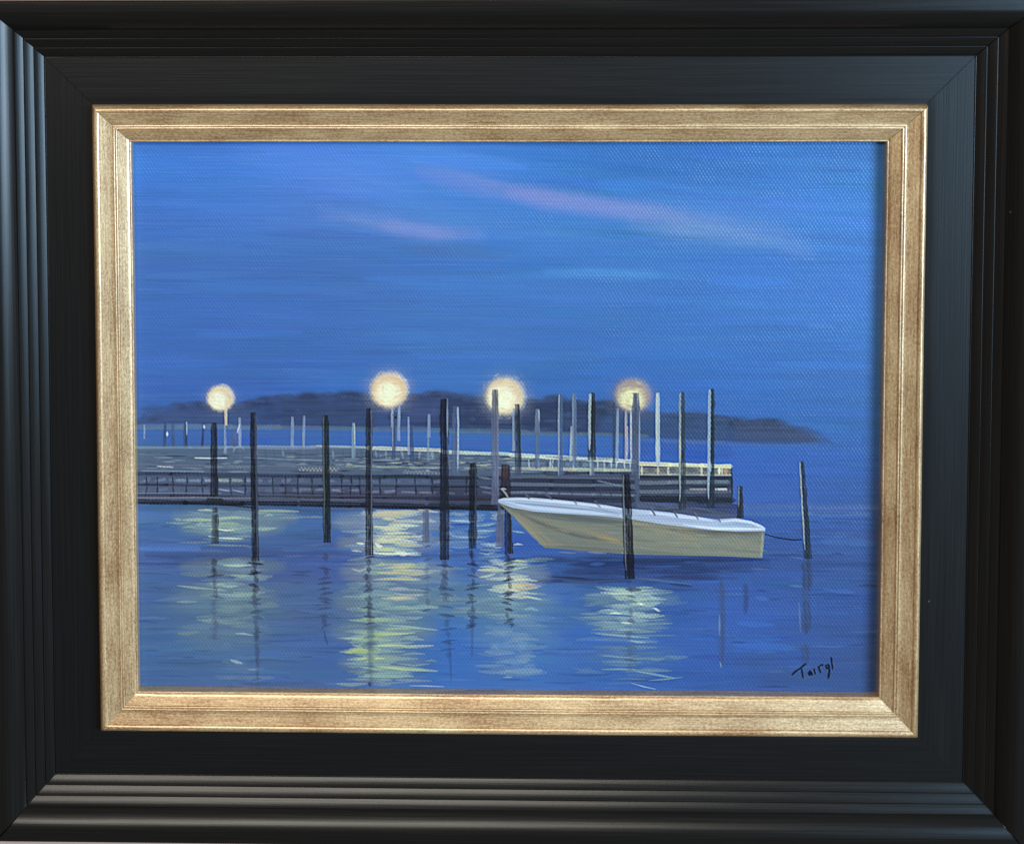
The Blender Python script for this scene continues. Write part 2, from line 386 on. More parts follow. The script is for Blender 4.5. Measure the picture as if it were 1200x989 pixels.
# clouds
def cloud(pts, w, c, n, a, spread):
    pts = np.array(pts, float)
    for i in range(n):
        t0 = rng.uniform(0, .75); t1 = min(1, t0 + rng.uniform(.18, .4)); tt = np.linspace(t0, t1, 4)
        ar = np.linspace(0, 1, len(pts)); px = np.interp(tt, ar, pts[:, 0]); py = np.interp(tt, ar, pts[:, 1]) + rng.normal(0, spread * 1.7)
        ww = w * rng.uniform(.5, 1.1) * (math.sin(math.pi * (t0 + t1) / 2) * .7 + .3)
        stroke(np.stack([px, py], 1), ww, np.clip(np.array(c) + rng.normal(0, 5, 3), 0, 255), a=a * .5 * rng.uniform(.4, 1), bristle=.7, dry=.3, h=.25, soft=4.5)
def haze(pts, w, c, a, soft=9):
    for k_ in range(3):
        p_ = np.array(pts, float); p_[:, 1] += rng.normal(0, 2.2)
        stroke(p_, w * rng.uniform(.75, 1.15), c, a=a * .5, bristle=.45, dry=.2, h=.12, soft=soft, taper=(.25, .25), cj=.04)
haze([(490,200),(530,212),(560,219),(600,226),(650,235),(700,241),(760,248)], 17, (108,132,222), .55, 8)
haze([(600,226),(650,236),(700,243),(750,249),(800,256)], 18, (124,134,222), .66, 9)
haze([(720,248),(760,254),(810,263),(860,270),(910,278),(950,296)], 26, (106,140,220), .5, 11)
haze([(740,262),(800,274),(850,280),(900,284)], 14, (104,142,214), .36, 9)
haze([(375,250),(430,261),(480,269),(520,273),(565,277)], 15, (110,138,220), .56, 8)
haze([(450,266),(490,272),(530,276)], 14, (124,138,220), .6, 7)
haze([(280,180),(340,190),(420,205),(480,222)], 26, (88,136,228), .3, 14)
haze([(470,290),(530,296),(590,300)], 10, (74,106,172), .5, 6)
haze([(640,317),(700,318),(770,322)], 7, (84,146,226), .45, 5)
haze([(450,232),(520,250),(600,268),(700,272)], 16, (84,132,214), .3, 12)
haze([(160,300),(300,312),(420,318)], 30, (62,100,176), .35, 18)
haze([(160,395),(300,400),(460,404)], 26, (60,100,176), .3, 18)
haze([(620,400),(760,396),(900,404),(1030,410)], 22, (58,104,190), .3, 14)
cloud([(480,196),(530,205),(600,225),(680,238),(740,245),(800,255),(870,270),(940,296)], 13, (122,142,218), 34, .42, 3.2)
cloud([(530,207),(600,225),(660,236),(720,246),(770,256)], 12, (122,136,220), 24, .45, 2.8)
cloud([(590,222),(650,233),(700,242)], 9, (136,136,218), 8, .36, 2)
cloud([(740,252),(800,266),(860,272),(920,282)], 12, (118,150,224), 14, .4, 3)
cloud([(370,252),(420,257),(460,264),(510,272),(570,279)], 11, (124,146,214), 22, .45, 2.6)
cloud([(430,260),(475,266),(520,276)], 9, (126,142,220), 9, .4, 1.8)
cloud([(270,190),(330,205),(400,222),(470,240)], 14, (96,140,226), 12, .35, 5)
cloud([(470,286),(530,296),(590,299)], 9, (74,106,178), 12, .5, 2.4)
cloud([(610,316),(680,318),(760,322),(830,326)], 8, (86,150,232), 12, .5, 2)
cloud([(780,330),(850,338),(930,344)], 10, (80,138,230), 9, .35, 4)
cloud([(940,382),(985,384),(1025,382)], 4, (120,160,232), 4, .5, 1)
cloud([(560,214),(640,214),(760,236),(860,252)], 9, (52,100,190), 9, .35, 4)
cloud([(200,236),(330,244),(420,250)], 16, (70,116,196), 10, .4, 5)
cloud([(880,440),(940,446),(1020,440)], 12, (70,118,200), 8, .3, 6)

# ids
IDS = {}
def ident(name, label=None):
    k = len(IDS) + 1; IDS[k] = (name, label); return k
WATER = ident('painted_water')
fillm = V > 522 - 9 * sstep(300, 160, U)
lab[fillm] = WATER
# --- distant tree line
TREE = ident('painted_treeline')
top = [(150,492),(163,490),(172,482),(185,478),(205,474),(228,471),(245,473),(268,476),(282,472),(300,468),(318,466),(336,463),(360,462),(380,460),(402,462),(418,463),(440,465),(455,470),(480,464),(497,460),(520,459),(540,462),(552,466),(570,470),(600,474),(622,470),(640,467),(662,467),(680,469),(700,474),(715,471),(730,476),(748,480),(770,483),(800,486),(822,484),(850,489),(868,493),(895,492),(912,493),(922,499),(946,500),(958,505),(966,511),(973,516)]
bot = [(978,520),(900,520),(800,515),(700,510),(600,506),(500,502),(400,501),(300,499),(220,496),(150,498)]
fillpoly(top + bot, (54,72,120), .92, TREE, soft=2.8, streak=.07, h=.15, dry=.12)
for i in range(64):
    x = rng.uniform(180, 935); y = np.interp(x, [p[0] for p in top], [p[1] for p in top]); rr_ = rng.uniform(4, 11)
    blob(x, y + rr_ * rng.uniform(.25, .7), rr_ * rng.uniform(1, 1.7), rr_ * .8, np.array((52,68,112)) * rng.uniform(.88, 1.12), .75, 4.)
for i in range(40):
    x = rng.uniform(200, 900); y = np.interp(x, [p[0] for p in top], [p[1] for p in top]) + rng.uniform(8, 24)
    if y < 500: blob(x, y, rng.uniform(5, 14), rng.uniform(3, 7), [(40,50,88),(66,82,132),(48,62,104)][rng.randint(3)], .4, 3.)
def tint(poly, c, a, s=4): fillpoly(poly, c, a, None, soft=s, streak=.12, h=.15)
tint([(330,466),(440,466),(440,500),(330,499)], (54,70,112), .7)
tint([(480,464),(550,462),(640,470),(700,474),(700,508),(600,504),(480,500)], (52,64,108), .75)
tint([(540,470),(620,476),(660,472),(660,500),(540,500)], (48,60,100), .5, 6)
tint([(170,484),(300,478),(300,497),(170,494)], (68,88,136), .5)
tint([(740,482),(850,488),(850,514),(740,510)], (58,80,134), .5)
tint([(860,494),(915,494),(960,508),(960,518),(860,516)], (66,78,124), .75)
tint([(478,470),(520,466),(510,490),(474,494)], (70,84,140), .45, 5)
for i in range(170):                                  # scumbled foliage dabs, tops kept soft
    x = rng.uniform(175, 945); yt = np.interp(x, [p[0] for p in top], [p[1] for p in top]); y = rng.uniform(yt + 3, 505 if x > 500 else 496)
    c = np.array((58,74,118)) * rng.uniform(.86, 1.16) + np.array([rng.uniform(-5, 7), 0, rng.uniform(-6, 8)])
    l = rng.uniform(5, 18)
    stroke([(x - l/2, y), (x + l/2, y + rng.normal(0, .8))], rng.uniform(3, 7), c, a=.4, bristle=.5, h=.2, soft=1.6)
for i in range(120):
    x = rng.uniform(172, 948); y = np.interp(x, [p[0] for p in top], [p[1] for p in top]) + rng.uniform(-1.2, 4)
    stroke([(x - rng.uniform(2, 7), y + rng.uniform(0, 1.5)), (x + rng.uniform(2, 7), y)], rng.uniform(2.5, 6), np.array((60,78,126)) * rng.uniform(.88, 1.1), a=.65, bristle=.5, h=.2, soft=1.2, dry=.35, L=TREE if y > 0 else None)
for i in range(len(top) - 3):
    x, y = top[i + 1]
    stroke([(x - 9, y + 2), (x + 10, y + 1.5 + rng.normal(0, .6))], 4.5, (64,86,140), a=.4, bristle=.6, h=.15, soft=2, dry=.4)
for (px_, py_, c_) in [(163,486,(62,100,176)),(176,481,(62,100,176)),(192,478,(62,100,176)),(950,503,(60,102,192)),(966,509,(60,102,192)),(975,515,(60,102,194)),(925,494,(60,104,194))]:
    stroke([(px_ - 14, py_), (px_ + 14, py_ + 1)], 8, c_, a=.5, soft=5, bristle=.5, dry=.3)
def hline(x0, y0, x1, y1, w, c, a=.9, L=None, n=None, dry=.25, bristle=.4, h=.3, jit=.25, seglen=60, soft=.6):
    """a long line laid down as several overlapping strokes"""
    ln = x1 - x0; k = max(1, int(ln / seglen)); xs = np.linspace(x0, x1, k + 1)
    for i in range(k):
        a0, a1 = xs[i] - 2, xs[i+1] + 3; a0 = max(a0, x0); a1 = min(a1, x1)
        ya, yb = [y0 + (y1 - y0) * (q - x0) / ln + rng.normal(0, jit) for q in (a0, a1)]
        stroke([(a0, ya), ((a0 + a1) / 2, (ya + yb) / 2 + rng.normal(0, jit)), (a1, yb)], w * rng.uniform(.88, 1.12), np.clip(np.array(c) + rng.normal(0, 3, 3), 0, 255), a=a, L=L,
               taper=(.04, .04), bristle=bristle, dry=dry, h=h, soft=soft)
# shore band and far water
SH = TREE
hline(150, 500, 330, 500.5, 6, (104,124,142), .75, None)
hline(320, 501, 620, 506, 5.5, (92,108,130), .75, None)
hline(600, 507, 760, 511, 4.5, (96,112,142), .7, None)
hline(745, 517, 850, 518, 4, (88,108,150), .6, None)
hline(850, 521, 960, 522, 3, (84,116,182), .5, None)
hline(150, 511, 1030, 524, 9, (62,98,180), .35, None, bristle=.5, soft=2)
hline(190, 508, 420, 511, 5, (66,98,178), .6, None); hline(400, 512, 560, 516, 6, (64,98,180), .7, None)
hline(540, 519, 700, 522, 8, (58,98,188), .75, None); hline(640, 527, 745, 530, 8, (58,100,190), .8, None)
hline(745, 524, 860, 530, 14, (52,86,178), .7, None, soft=2); hline(803, 531, 835, 534, 11, (44,82,188), .8, None, soft=2)
hline(280, 516, 318, 517, 6, (50,84,196), .5, None)
hline(860, 532, 1030, 534, 14, (60,102,196), .4, None, soft=4)

stroke([(955,511),(970,512),(988,514)], 9, (62,102,190), a=.6, soft=3, bristle=.5); stroke([(940,520),(965,520),(990,520)], 5, (62,100,186), a=.7, soft=2, bristle=.5)
# --- open water, right and general brushing
for i in range(560):
    x = rng.uniform(140, 1050); y = rng.uniform(525, 830); l = rng.uniform(30, 120)
    if y < 596 and x < 865: continue
    c = base_at(x, y) * (1 + rng.normal(0, .07)) + np.array([rng.normal(0, 3), rng.normal(0, 4), rng.normal(0, 7)])
    stroke([(x - l/2, y + rng.normal(0, .8)), (x, y + rng.normal(0, 1)), (x + l/2, y + rng.normal(0, .8))], rng.uniform(3, 9), np.clip(c, 0, 255),
           a=rng.uniform(.3, .7), bristle=.5, h=.28, soft=1.3, cj=.06)
hline(868, 594, 1030, 594, 6, (92,118,172), .5, None, soft=2); hline(870, 601, 1020, 602, 5, (88,118,176), .55, None, soft=1.6)
hline(965, 607, 1030, 608, 1.4, (44,68,126), .7, None)
hline(965, 634, 1025, 636, 9, (78,112,186), .5, None, soft=3)
hline(930, 622, 1030, 625, 7, (58,80,142), .4, None, soft=3)
# dark swell under the near pier and shade below the boat
hline(163, 643, 235, 643, 5, (84,124,214), .7, None, soft=1.4)
hline(170, 650, 300, 652, 8, (58,80,146), .6, None, soft=2); hline(160, 660, 250, 661, 3, (46,58,104), .7, None, dry=.5)
hline(300, 650, 400, 650, 9, (58,76,134), .45, None, soft=2.5)
hline(352, 650, 425, 648, 9, (56,80,160), .55, None, soft=2.2); hline(330, 644, 440, 642, 5, (74,116,190), .4, None)
hline(440, 650, 560, 650, 5, (62,84,146), .55, None)
hline(470, 657, 500, 657, 5, (66,124,220), .7, None, soft=1.5)
for i in range(46):
    x = rng.uniform(640, 880); y = rng.uniform(652, 682); l = rng.uniform(30, 90)
    if y > 670 and x > 830: continue
    stroke([(x - l/2, y), (x + l/2, y + rng.normal(0, 1))], rng.uniform(3, 7), np.array((48,62,116)) * rng.uniform(.9, 1.15), a=.5, h=.25, soft=1.4, bristle=.45)
for (x0, y0, x1, y1, w, c) in [(640,675,690,678,3,(40,50,86)),(730,676,775,679,2,(88,108,150)),(760,679,810,684,1.6,(96,120,160)),(785,684,812,687,3.4,(40,52,92)),(660,680,700,683,2,(84,106,150)),(640,684,720,680,2.4,(74,96,144)),(880,666,900,667,1.6,(96,110,160)),(860,656,896,655,3,(42,56,110)),(900,650,940,652,3,(54,76,140)),(925,652,945,655,1.6,(90,120,180)),(925,686,940,687,3,(90,124,190)),(930,620,1000,618,1.4,(60,86,150)),(965,690,1000,694,6,(66,104,190)),(885,700,900,702,6,(70,110,196)),(863,730,905,732,7,(62,108,204)),(860,756,930,758,9,(60,108,202)),(800,745,835,748,7,(62,106,200))]:
    stroke([(x0,y0),(x1,y1)], w, c, a=.75, h=.35)
# deep blue patches
for (cx, cy, rx, ry_, c, a) in [(610,634,40,14,(50,84,184),.7),(545,612,30,5,(56,96,200),.8),(525,752,28,34,(58,110,204),.8),(528,790,26,14,(60,112,206),.6),(545,770,20,30,(58,106,200),.5),(690,742,30,12,(56,102,196),.7),(655,700,22,10,(58,104,200),.6),(785,720,22,22,(54,92,170),.5),(800,790,70,8,(56,96,178),.4),(950,800,60,10,(54,86,150),.5),(990,780,40,20,(62,86,146),.5),(880,775,30,8,(58,82,136),.5)]:
    blob(cx, cy, rx, ry_, c, a, 2.2)

for i in range(120):
    x = rng.uniform(150, 1030); y = rng.uniform(606, 815); l = rng.uniform(14, 70)
    if 585 < x < 900 and y < 655: continue
    stroke([(x - l/2, y), (x, y + rng.normal(0, .8)), (x + l/2, y + rng.normal(0, 1))], rng.uniform(1.4, 4.5), np.array((46,68,130)) * rng.uniform(.85, 1.2), a=rng.uniform(.2, .55), bristle=.5, h=.35, soft=1.1, dry=.2)
for i in range(150):
    x = rng.uniform(155, 1030); y = rng.choice([rng.uniform(600, 640), rng.uniform(640, 705), rng.uniform(700, 812)]); l = rng.uniform(10, 46)
    if 585 < x < 900 and y < 652: continue
    stroke([(x - l/2, y), (x, y + rng.normal(0, .7)), (x + l/2, y + rng.normal(0, .8))], rng.uniform(1.2, 3.2), np.array((36,52,104)) * rng.uniform(.85, 1.25), a=rng.uniform(.3, .62), bristle=.5, h=.4, soft=.9, dry=.25)
for (x0, x1, y, w_, a_) in [(150,600,594,7,.5),(600,900,655,8,.6),(620,880,664,10,.45),(150,330,654,6,.4),(640,720,676,5,.5)]:
    haze([(x0, y), ((x0 + x1) / 2, y + 2), (x1, y + 1)], w_, (34,46,92), a_, soft=4)
# --- shimmering lamp light on the water
for i in range(330):
    x = rng.uniform(150, 1030); y = rng.uniform(600, 815); l = rng.uniform(12, 60)
    if 585 < x < 900 and y < 655: continue
    c = base_at(x, y) + np.array([[-14,-14,-26],[16,18,4],[6,14,26],[10,4,10],[-8,2,14]][rng.randint(5)]) * rng.uniform(.5, 1.4)
    stroke([(x - l/2, y), (x, y + rng.normal(0, .9)), (x + l/2, y + rng.normal(0, .8))], rng.uniform(1.2, 4.2), np.clip(c, 0, 255), a=rng.uniform(.3, .75), bristle=.5, h=.45, soft=.9, dry=.2)
for (x0, x1, y, w_, c_, a_) in [(205,345,606,14,(140,156,140),.45),(215,330,622,16,(120,146,148),.45),(215,330,668,16,(118,142,150),.4),(205,320,700,26,(106,134,150),.42),(215,310,740,26,(92,122,156),.4),
    (395,520,612,18,(158,164,160),.5),(400,515,636,18,(150,160,160),.5),(405,525,672,22,(140,152,148),.55),(400,520,704,26,(120,144,154),.55),(395,505,742,26,(124,148,146),.5),(405,490,776,26,(120,148,150),.45),
    (560,640,675,18,(150,160,156),.45),(550,650,705,26,(116,146,170),.5),(560,645,745,34,(96,134,184),.45),(690,790,702,18,(116,142,160),.5),(690,780,728,20,(104,134,160),.45),(690,790,770,26,(84,118,164),.4),(480,560,690,30,(92,124,168),.35)]:
    haze([(x0, y), ((x0 + x1) / 2, y), (x1, y)], w_, c_, a_, soft=w_ * .45)
def shimmer(cx, hw, y0, y1, n, cols, a=.7, w=(1.6, 4.2), l=(10, 52), dry=.35, p=.38):
    for i in range(n):
        y = rng.uniform(y0, y1); x = cx + rng.normal(0, p) * hw; ll = rng.uniform(*l) * (1 - .35 * abs(x - cx) / hw)
        c = cols[rng.randint(len(cols))]
        bend = rng.normal(0, 1.2)
        stroke([(x - ll/2, y + rng.normal(0, .5)), (x, y + bend), (x + ll/2, y + rng.normal(0, .7))], rng.uniform(*w) * 1.1, np.clip(np.array(c) * rng.uniform(.93, 1.08), 0, 255),
               a=min(.95, a * 1.22 * rng.uniform(.6, 1.1)), bristle=.5, dry=dry, h=.45, soft=.9, taper=(.45, .45), gl=.7)
teal = [(112,140,158),(126,152,160),(104,134,166),(134,156,146)]; grn = [(164,178,136),(150,168,140),(178,188,138),(140,162,146)]; cream = [(222,222,180),(206,210,160),(232,230,196),(208,196,150)]
shimmer(262, 62, 598, 640, 46, teal, .55); shimmer(258, 56, 600, 622, 22, grn, .7); shimmer(330, 50, 598, 606, 10, teal + grn, .6)
shimmer(272, 50, 655, 735, 60, teal, .42, w=(3, 7), l=(20, 60)); shimmer(278, 30, 660, 700, 10, grn, .6); shimmer(285, 34, 735, 800, 22, [(96,126,172),(88,118,170)], .45, w=(2.5, 6))
shimmer(455, 60, 598, 650, 80, teal + [(140,170,196)], .65); shimmer(462, 44, 600, 614, 14, [(196,182,150),(204,196,160)], .75, w=(3, 5)); shimmer(462, 34, 614, 650, 44, cream, .7)
shimmer(455, 56, 656, 725, 120, teal + grn[:2], .55, w=(2, 5)); shimmer(472, 40, 660, 680, 26, [(196,186,140),(180,176,138),(204,192,140)], .7); shimmer(470, 28, 690, 702, 8, [(206,186,150)], .6)
shimmer(450, 52, 725, 802, 110, grn + teal[:2], .58, w=(1.8, 4.5), l=(16, 62)); shimmer(440, 40, 735, 775, 26, grn, .8)
shimmer(540, 36, 598, 650, 36, [(120,150,190),(140,164,190),(100,136,196)], .6); shimmer(575, 22, 598, 660, 24, [(130,160,190),(170,186,180),(110,146,196)], .65, l=(10, 26))
shimmer(600, 42, 655, 725, 96, teal + [(140,164,184)], .6, l=(12, 48)); shimmer(598, 36, 658, 700, 26, [(206,206,156),(190,196,160),(214,210,170)], .75, l=(12, 40))
shimmer(615, 26, 682, 700, 7, [(212,176,130),(204,180,140)], .75, l=(16, 34)); shimmer(600, 40, 722, 790, 52, [(112,148,196),(104,140,196),(128,158,196)], .5, w=(3, 7))
shimmer(545, 40, 690, 725, 26, teal, .5); shimmer(520, 26, 660, 690, 14, [(110,140,180)], .5)
shimmer(740, 48, 688, 742, 90, teal + [(150,170,162)], .55, l=(16, 60)); shimmer(742, 32, 688, 725, 34, [(172,188,166),(196,204,176),(160,178,168)], .7, l=(12, 44))
shimmer(742, 50, 742, 802, 46, teal[:3] + [(92,126,178)], .48, l=(20, 62)); shimmer(700, 40, 700, 735, 14, teal[:3], .5)
for (x0, y0, x1, y1, w, c) in [(232,597.5,252,598,2,(206,206,160)),(256,620,274,621,2.6,(232,232,196)),(256,630,284,631,2.2,(230,228,180)),(244,628,254,629,1.6,(220,220,180)),(262,662,294,662,3.2,(196,204,166)),(214,618,230,617,2,(140,160,140)),(303,598,350,599,3,(168,180,140)),(208,686,250,690,3,(150,162,140)),(207,705,230,705,3.4,(128,150,156)),(208,742,232,740,4.6,(104,134,140)),(276,742,296,744,2.4,(150,176,206)),(270,773,284,777,4,(146,174,204)),(290,784,302,784,1.6,(128,158,200)),
    (418,636,427,637,3,(236,232,190)),(440,637,448,640,4.6,(246,242,200)),(445,645,462,643,3.6,(196,198,130)),(412,645,424,646,2.2,(206,206,160)),(436,616,470,619,3.6,(224,214,166)),(440,604,480,600,5,(196,182,150)),(490,597,512,600,3,(206,196,160)),(528,610,556,611,2.6,(180,200,206)),(530,628,556,629,1.8,(160,184,206)),
    (412,762,432,763,6,(176,188,104)),(404,764,418,762,4,(180,190,110)),(418,772,450,771,2.6,(206,210,140)),(440,780,512,786,5,(160,178,140)),(446,781,500,785,2.4,(190,204,140)),(420,792,484,792,3.4,(150,176,150)),(440,744,486,741,2.6,(190,200,150)),(430,756,476,756,2.2,(206,214,156)),(456,732,512,738,2.6,(170,188,150)),(400,747,430,748,1.6,(180,196,160)),(480,803,520,804,1.3,(180,200,206)),
    (556,622,580,622,2.6,(160,190,190)),(600,622,614,624,2.2,(150,178,190)),(602,638,612,638,2,(210,214,190)),(598,656,617,658,2.4,(214,214,136)),(560,668,596,668,3.6,(206,206,156)),(562,676,580,672,3,(196,200,160)),(604,690,630,688,3,(212,176,124)),(612,698,634,702,2.2,(206,206,160)),(590,793,600,793,2,(140,170,206)),
    (714,695,748,696,2.2,(196,208,190)),(686,697,716,696,4,(124,152,160)),(715,718,728,719,2.6,(226,228,200)),(748,707,754,708,2.4,(240,240,220)),(728,729,740,730,2.2,(236,234,200)),(765,712,773,716,2.4,(226,230,206)),(760,724,778,721,3,(150,166,160)),(680,723,730,722,2,(130,156,168)),(698,742,760,747,2.6,(150,172,170)),(738,750,756,752,2.2,(166,186,180)),(705,784,745,784,2.4,(140,166,160)),(745,786,790,794,2.6,(140,170,180)),(760,797,800,793,1.6,(140,168,180)),(706,768,740,770,1.6,(150,172,186)),(740,800,768,807,1.3,(170,200,206))]:
    stroke([(x0,y0),((x0+x1)/2,(y0+y1)/2+rng.normal(0,.5)),(x1,y1)], w, c, a=.85, bristle=.3, dry=.2, h=.7, gl=.8)

# --- broken reflections of the posts
def refl(x, y0, y1, w, c, a=.75, gap=5.5, skip=.15, drift=0., fade=.4):
    y = y0; k = 0
    while y < y1:
        t = (y - y0) / max(y1 - y0, 1); aa = min(.97, a * 1.12 * (1 - .8 * fade * t))
        xx = x + drift * t + rng.normal(0, 1.1)
        if rng.rand() < .3: stroke([(xx + rng.normal(0, 1), y - 5), (x + drift * t, y + 6)], w * rng.uniform(.4, .8), c, a=aa * .45, h=.25, bristle=.5, dry=.3, soft=1.6)
        if rng.rand() > skip:
            s = rng.choice([-1, 1]); ww = w * rng.uniform(.8, 1.45)
            if rng.rand() < .5:
                stroke([(xx - ww * .75, y + s * 1.2), (xx, y - .6), (xx + ww * .75, y - s * 1.2)], rng.uniform(2.4, 4.6), c, a=aa, h=.4, bristle=.3, dry=.2)
            else:
                stroke([(xx - 1, y - 3), (xx + s * 1.4, y + 3.5)], ww * .75, c, a=aa * .8, h=.35, bristle=.4, dry=.25)
        y += gap * rng.uniform(.35, 1.7); k += 1
D = (40,46,76)
refl(252, 658, 688, 9, D, .85); refl(252, 690, 750, 8, (62,74,116), .65, fade=.6)
refl(299, 660, 700, 9, (34,38,66), .95, gap=4.5, skip=0); refl(300, 700, 800, 7, (52,64,104), .7, drift=3, fade=.5, gap=5)
stroke([(301,700),(302,800)], 5, (58,78,122), a=.35, soft=1.6)
refl(382, 652, 730, 8, (52,62,104), .75, gap=5.5, drift=-1); stroke([(388,731),(380,733),(376,738)], 2.6, (50,64,108), a=.7); stroke([(380,738),(381,746),(384,755)], 3, (50,64,108), a=.6)
refl(432.5, 653, 735, 9, (38,42,74), .95, gap=5.6, skip=0); refl(433.5, 735, 802, 9, (74,96,122), .6, gap=5, skip=0); stroke([(434,690),(435,803)], 8, (72,92,116), a=.35, soft=2)
stroke([(433,798),(434,804)], 4, (30,34,60), a=.8)
refl(501, 640, 722, 6, (62,78,128), .7, gap=8, skip=.25); stroke([(495,716),(505,713)], 2.6, (44,54,96), a=.6)
refl(521.5, 655, 690, 11, (48,58,102), .8, gap=5.5, skip=.05); refl(524, 690, 768, 9, (50,68,118), .7, gap=6, drift=1, fade=.3); stroke([(527,750),(529,798)], 3, (46,72,136), a=.6)
stroke([(519,722),(532,721)], 4, (48,64,110), a=.6, dry=.3); stroke([(521,727),(529,726)], 3, (48,64,110), a=.5)
refl(554, 646, 738, 7, (40,48,88), .85, gap=5, skip=.05, drift=-1); stroke([(554,700),(553,770)], 4, (50,76,140), a=.5)
stroke([(550,735),(556,732)], 3, (46,58,100), a=.7)
refl(596, 652, 736, 6.5, (38,40,66), .9, gap=5.5, skip=0); stroke([(594,726),(602,725)], 3.4, (40,44,72), a=.8); stroke([(596,731),(601,731),(599,735)], 2.6, (40,44,72), a=.7)
refl(739, 690, 790, 7, (74,86,106), .75, gap=8.5, skip=.05); stroke([(733,690),(751,691)], 5, (60,70,96), a=.8); refl(739, 668, 690, 7, (46,54,92), .6, gap=7)
for (x, y0, y1, w, c, a) in [(944,658,690,9,(50,62,96),.7),(846,680,778,8,(64,76,106),.7),(874,684,718,6,(50,60,100),.7),(944,688,706,9,(62,78,116),.6),(945,704,742,10,(58,70,98),.8),(944,755,778,9,(60,70,92),.8),(948,655,690,9,(56,70,108),.8)]:
    stroke([(x - .8, y0), (x + .6, (y0 + y1) / 2), (x - .4, y1)], w, c, a=a, soft=2, bristle=.5, dry=.25, taper=(.1, .2))
stroke([(843,720),(843,744)], 2.6, (124,146,186), a=.6); stroke([(844,775),(845,782)], 2.4, (140,160,190), a=.6); stroke([(936,705),(938,740)], 2.2, (124,146,184), a=.4)
blob(925, 790, 50, 9, (66,88,136), .4)

# --- posts
def post(x0, y0, y1, w, c, hl=None, side=-1, x1=None, a=.96, L=None, label=None, flare=1.15, rough=.12, hw=.34, name='painted_post'):
    if x1 is None: x1 = x0 + rng.normal(0, .5)
    if L is None: L = ident(name, label)
    if w > 6.4 and sum(c) < 250: c = tuple(np.array(c) * .8)
    n = max(3, int((y1 - y0) / 9)); ys = np.linspace(y0, y1, n); xs = np.linspace(x0, x1, n) + rng.normal(0, .14, n)
    ws = np.linspace(w, w * flare, n) * (1 + rng.normal(0, .05, n)); ws[0] *= .8
    stroke(np.stack([xs, ys], 1), ws, c, a=a, L=L, taper=(.0, .0), bristle=.08, h=.5, soft=.7, cj=.2, flat=True, dry=.08)
    segs = max(2, int((y1 - y0) / 26))
    for q_ in range(segs):
        ya = y0 + (y1 - y0) * q_ / segs; yb = min(y1 - .5, ya + (y1 - y0) / segs * 1.3); yy = np.linspace(ya, yb, 3); xx = np.interp(yy, ys, xs) + rng.normal(0, .35)
        stroke(np.stack([xx, yy], 1), w * rng.uniform(.5, .95), np.clip(np.array(c) * rng.uniform(.84, 1.2) + np.array([rng.normal(0, 5), rng.normal(0, 4), rng.normal(0, 8)]), 0, 255), a=.55, bristle=.5, h=.4, soft=.8, dry=.3)
    for i in range(int((y1 - y0) * w / 60)):                # bark-like flicks
        yy = rng.uniform(y0 + 2, y1 - 2); xx = np.interp(yy, ys, xs) + rng.uniform(-.3, .3) * w
        stroke([(xx, yy - 3), (xx + rng.normal(0, .4), yy + 4)], w * .28, np.array(c) * rng.uniform(.75, 1.35), a=.5, h=.35, soft=.6)
    if hl is not None:
        hx = xs + side * ws * .33
        stroke(np.stack([hx, ys], 1)[: max(2, int(n * .97))], w * hw, hl, a=.85, L=L, taper=(.02, .25), bristle=.25, dry=.25, h=.6, soft=.55)
    return L
DK = (42,46,66)
# far, small posts
post(169, 498, 514, 2, (126,144,176)); post(194, 495, 526, 3.2, (58,74,116)); stroke([(196,506),(196,511)], 2.4, (232,236,240), a=.95)
post(203, 496, 524, 3.2, (64,82,124), a=.75); post(217.5, 494, 525, 4.2, (54,70,110), (176,190,210), 1); post(239, 497, 523, 3, (50,62,104)); stroke([(239,498),(239.6,502)], 2.2, (228,232,238), a=.9)
post(274.5, 503, 526, 7, (80,92,130), a=.6); post(281, 490, 541, 3.2, (146,158,188)); stroke([(278,507),(281,497)], 1.8, (226,228,236), a=.8)
post(342.6, 489, 538, 3.4, (132,148,182)); post(356.6, 488, 542, 3.2, (132,148,180), x1=355)

# --- far pier (with the lamps)
FAR = ident('painted_pier', 'far pier of the painting, deck edge catching cream lamplight')
fillpoly([(150,524),(250,524),(400,524),(520,526),(600,533),(700,539),(800,545),(857,546),(857,560),(600,558),(400,556),(150,556)], (84,98,120), .9, FAR, soft=.8, streak=.2, h=.3)
haze([(150,532),(200,532),(300,534)], 14, (74,100,140), .5, soft=6); haze([(150,545),(220,546),(330,548)], 10, (70,92,132), .4, soft=5)
hline(150, 524, 440, 524.5, 3, (128,144,160), .75, FAR); hline(300, 523, 430, 523.5, 2, (150,162,170), .7, FAR); hline(370, 522.5, 435, 524, 2.2, (176,186,180), .8, FAR)
hline(428, 524, 520, 528, 4.4, (216,214,192), .95, FAR, h=.6); hline(515, 529, 600, 532.5, 4, (206,214,200), .95, FAR, h=.6); hline(596, 533, 672, 536.5, 5, (238,234,202), .97, FAR, h=.8)
hline(668, 537, 746, 541.5, 5.4, (236,238,212), .95, FAR, h=.7)
for i in range(230):
    x = rng.uniform(165, 740); t = (x - 165) / 575; y = rng.uniform(527 + 9 * t, 553); l = rng.uniform(8, 34)
    c = [(66,80,106),(118,132,144),(90,104,128),(52,62,90),(138,148,148),(60,72,98)][rng.randint(6)]; l *= rng.uniform(.4, 1)
    stroke([(x - l/2, y), (x + l/2, y + l * .012)], rng.uniform(1, 2.6), c, a=.65, h=.35, soft=.5, bristle=.3)
hline(160, 544, 600, 549, 2.4, (110,118,124), .6, FAR, seglen=36); hline(160, 550, 600, 552, 3, (76,86,108), .65, FAR)
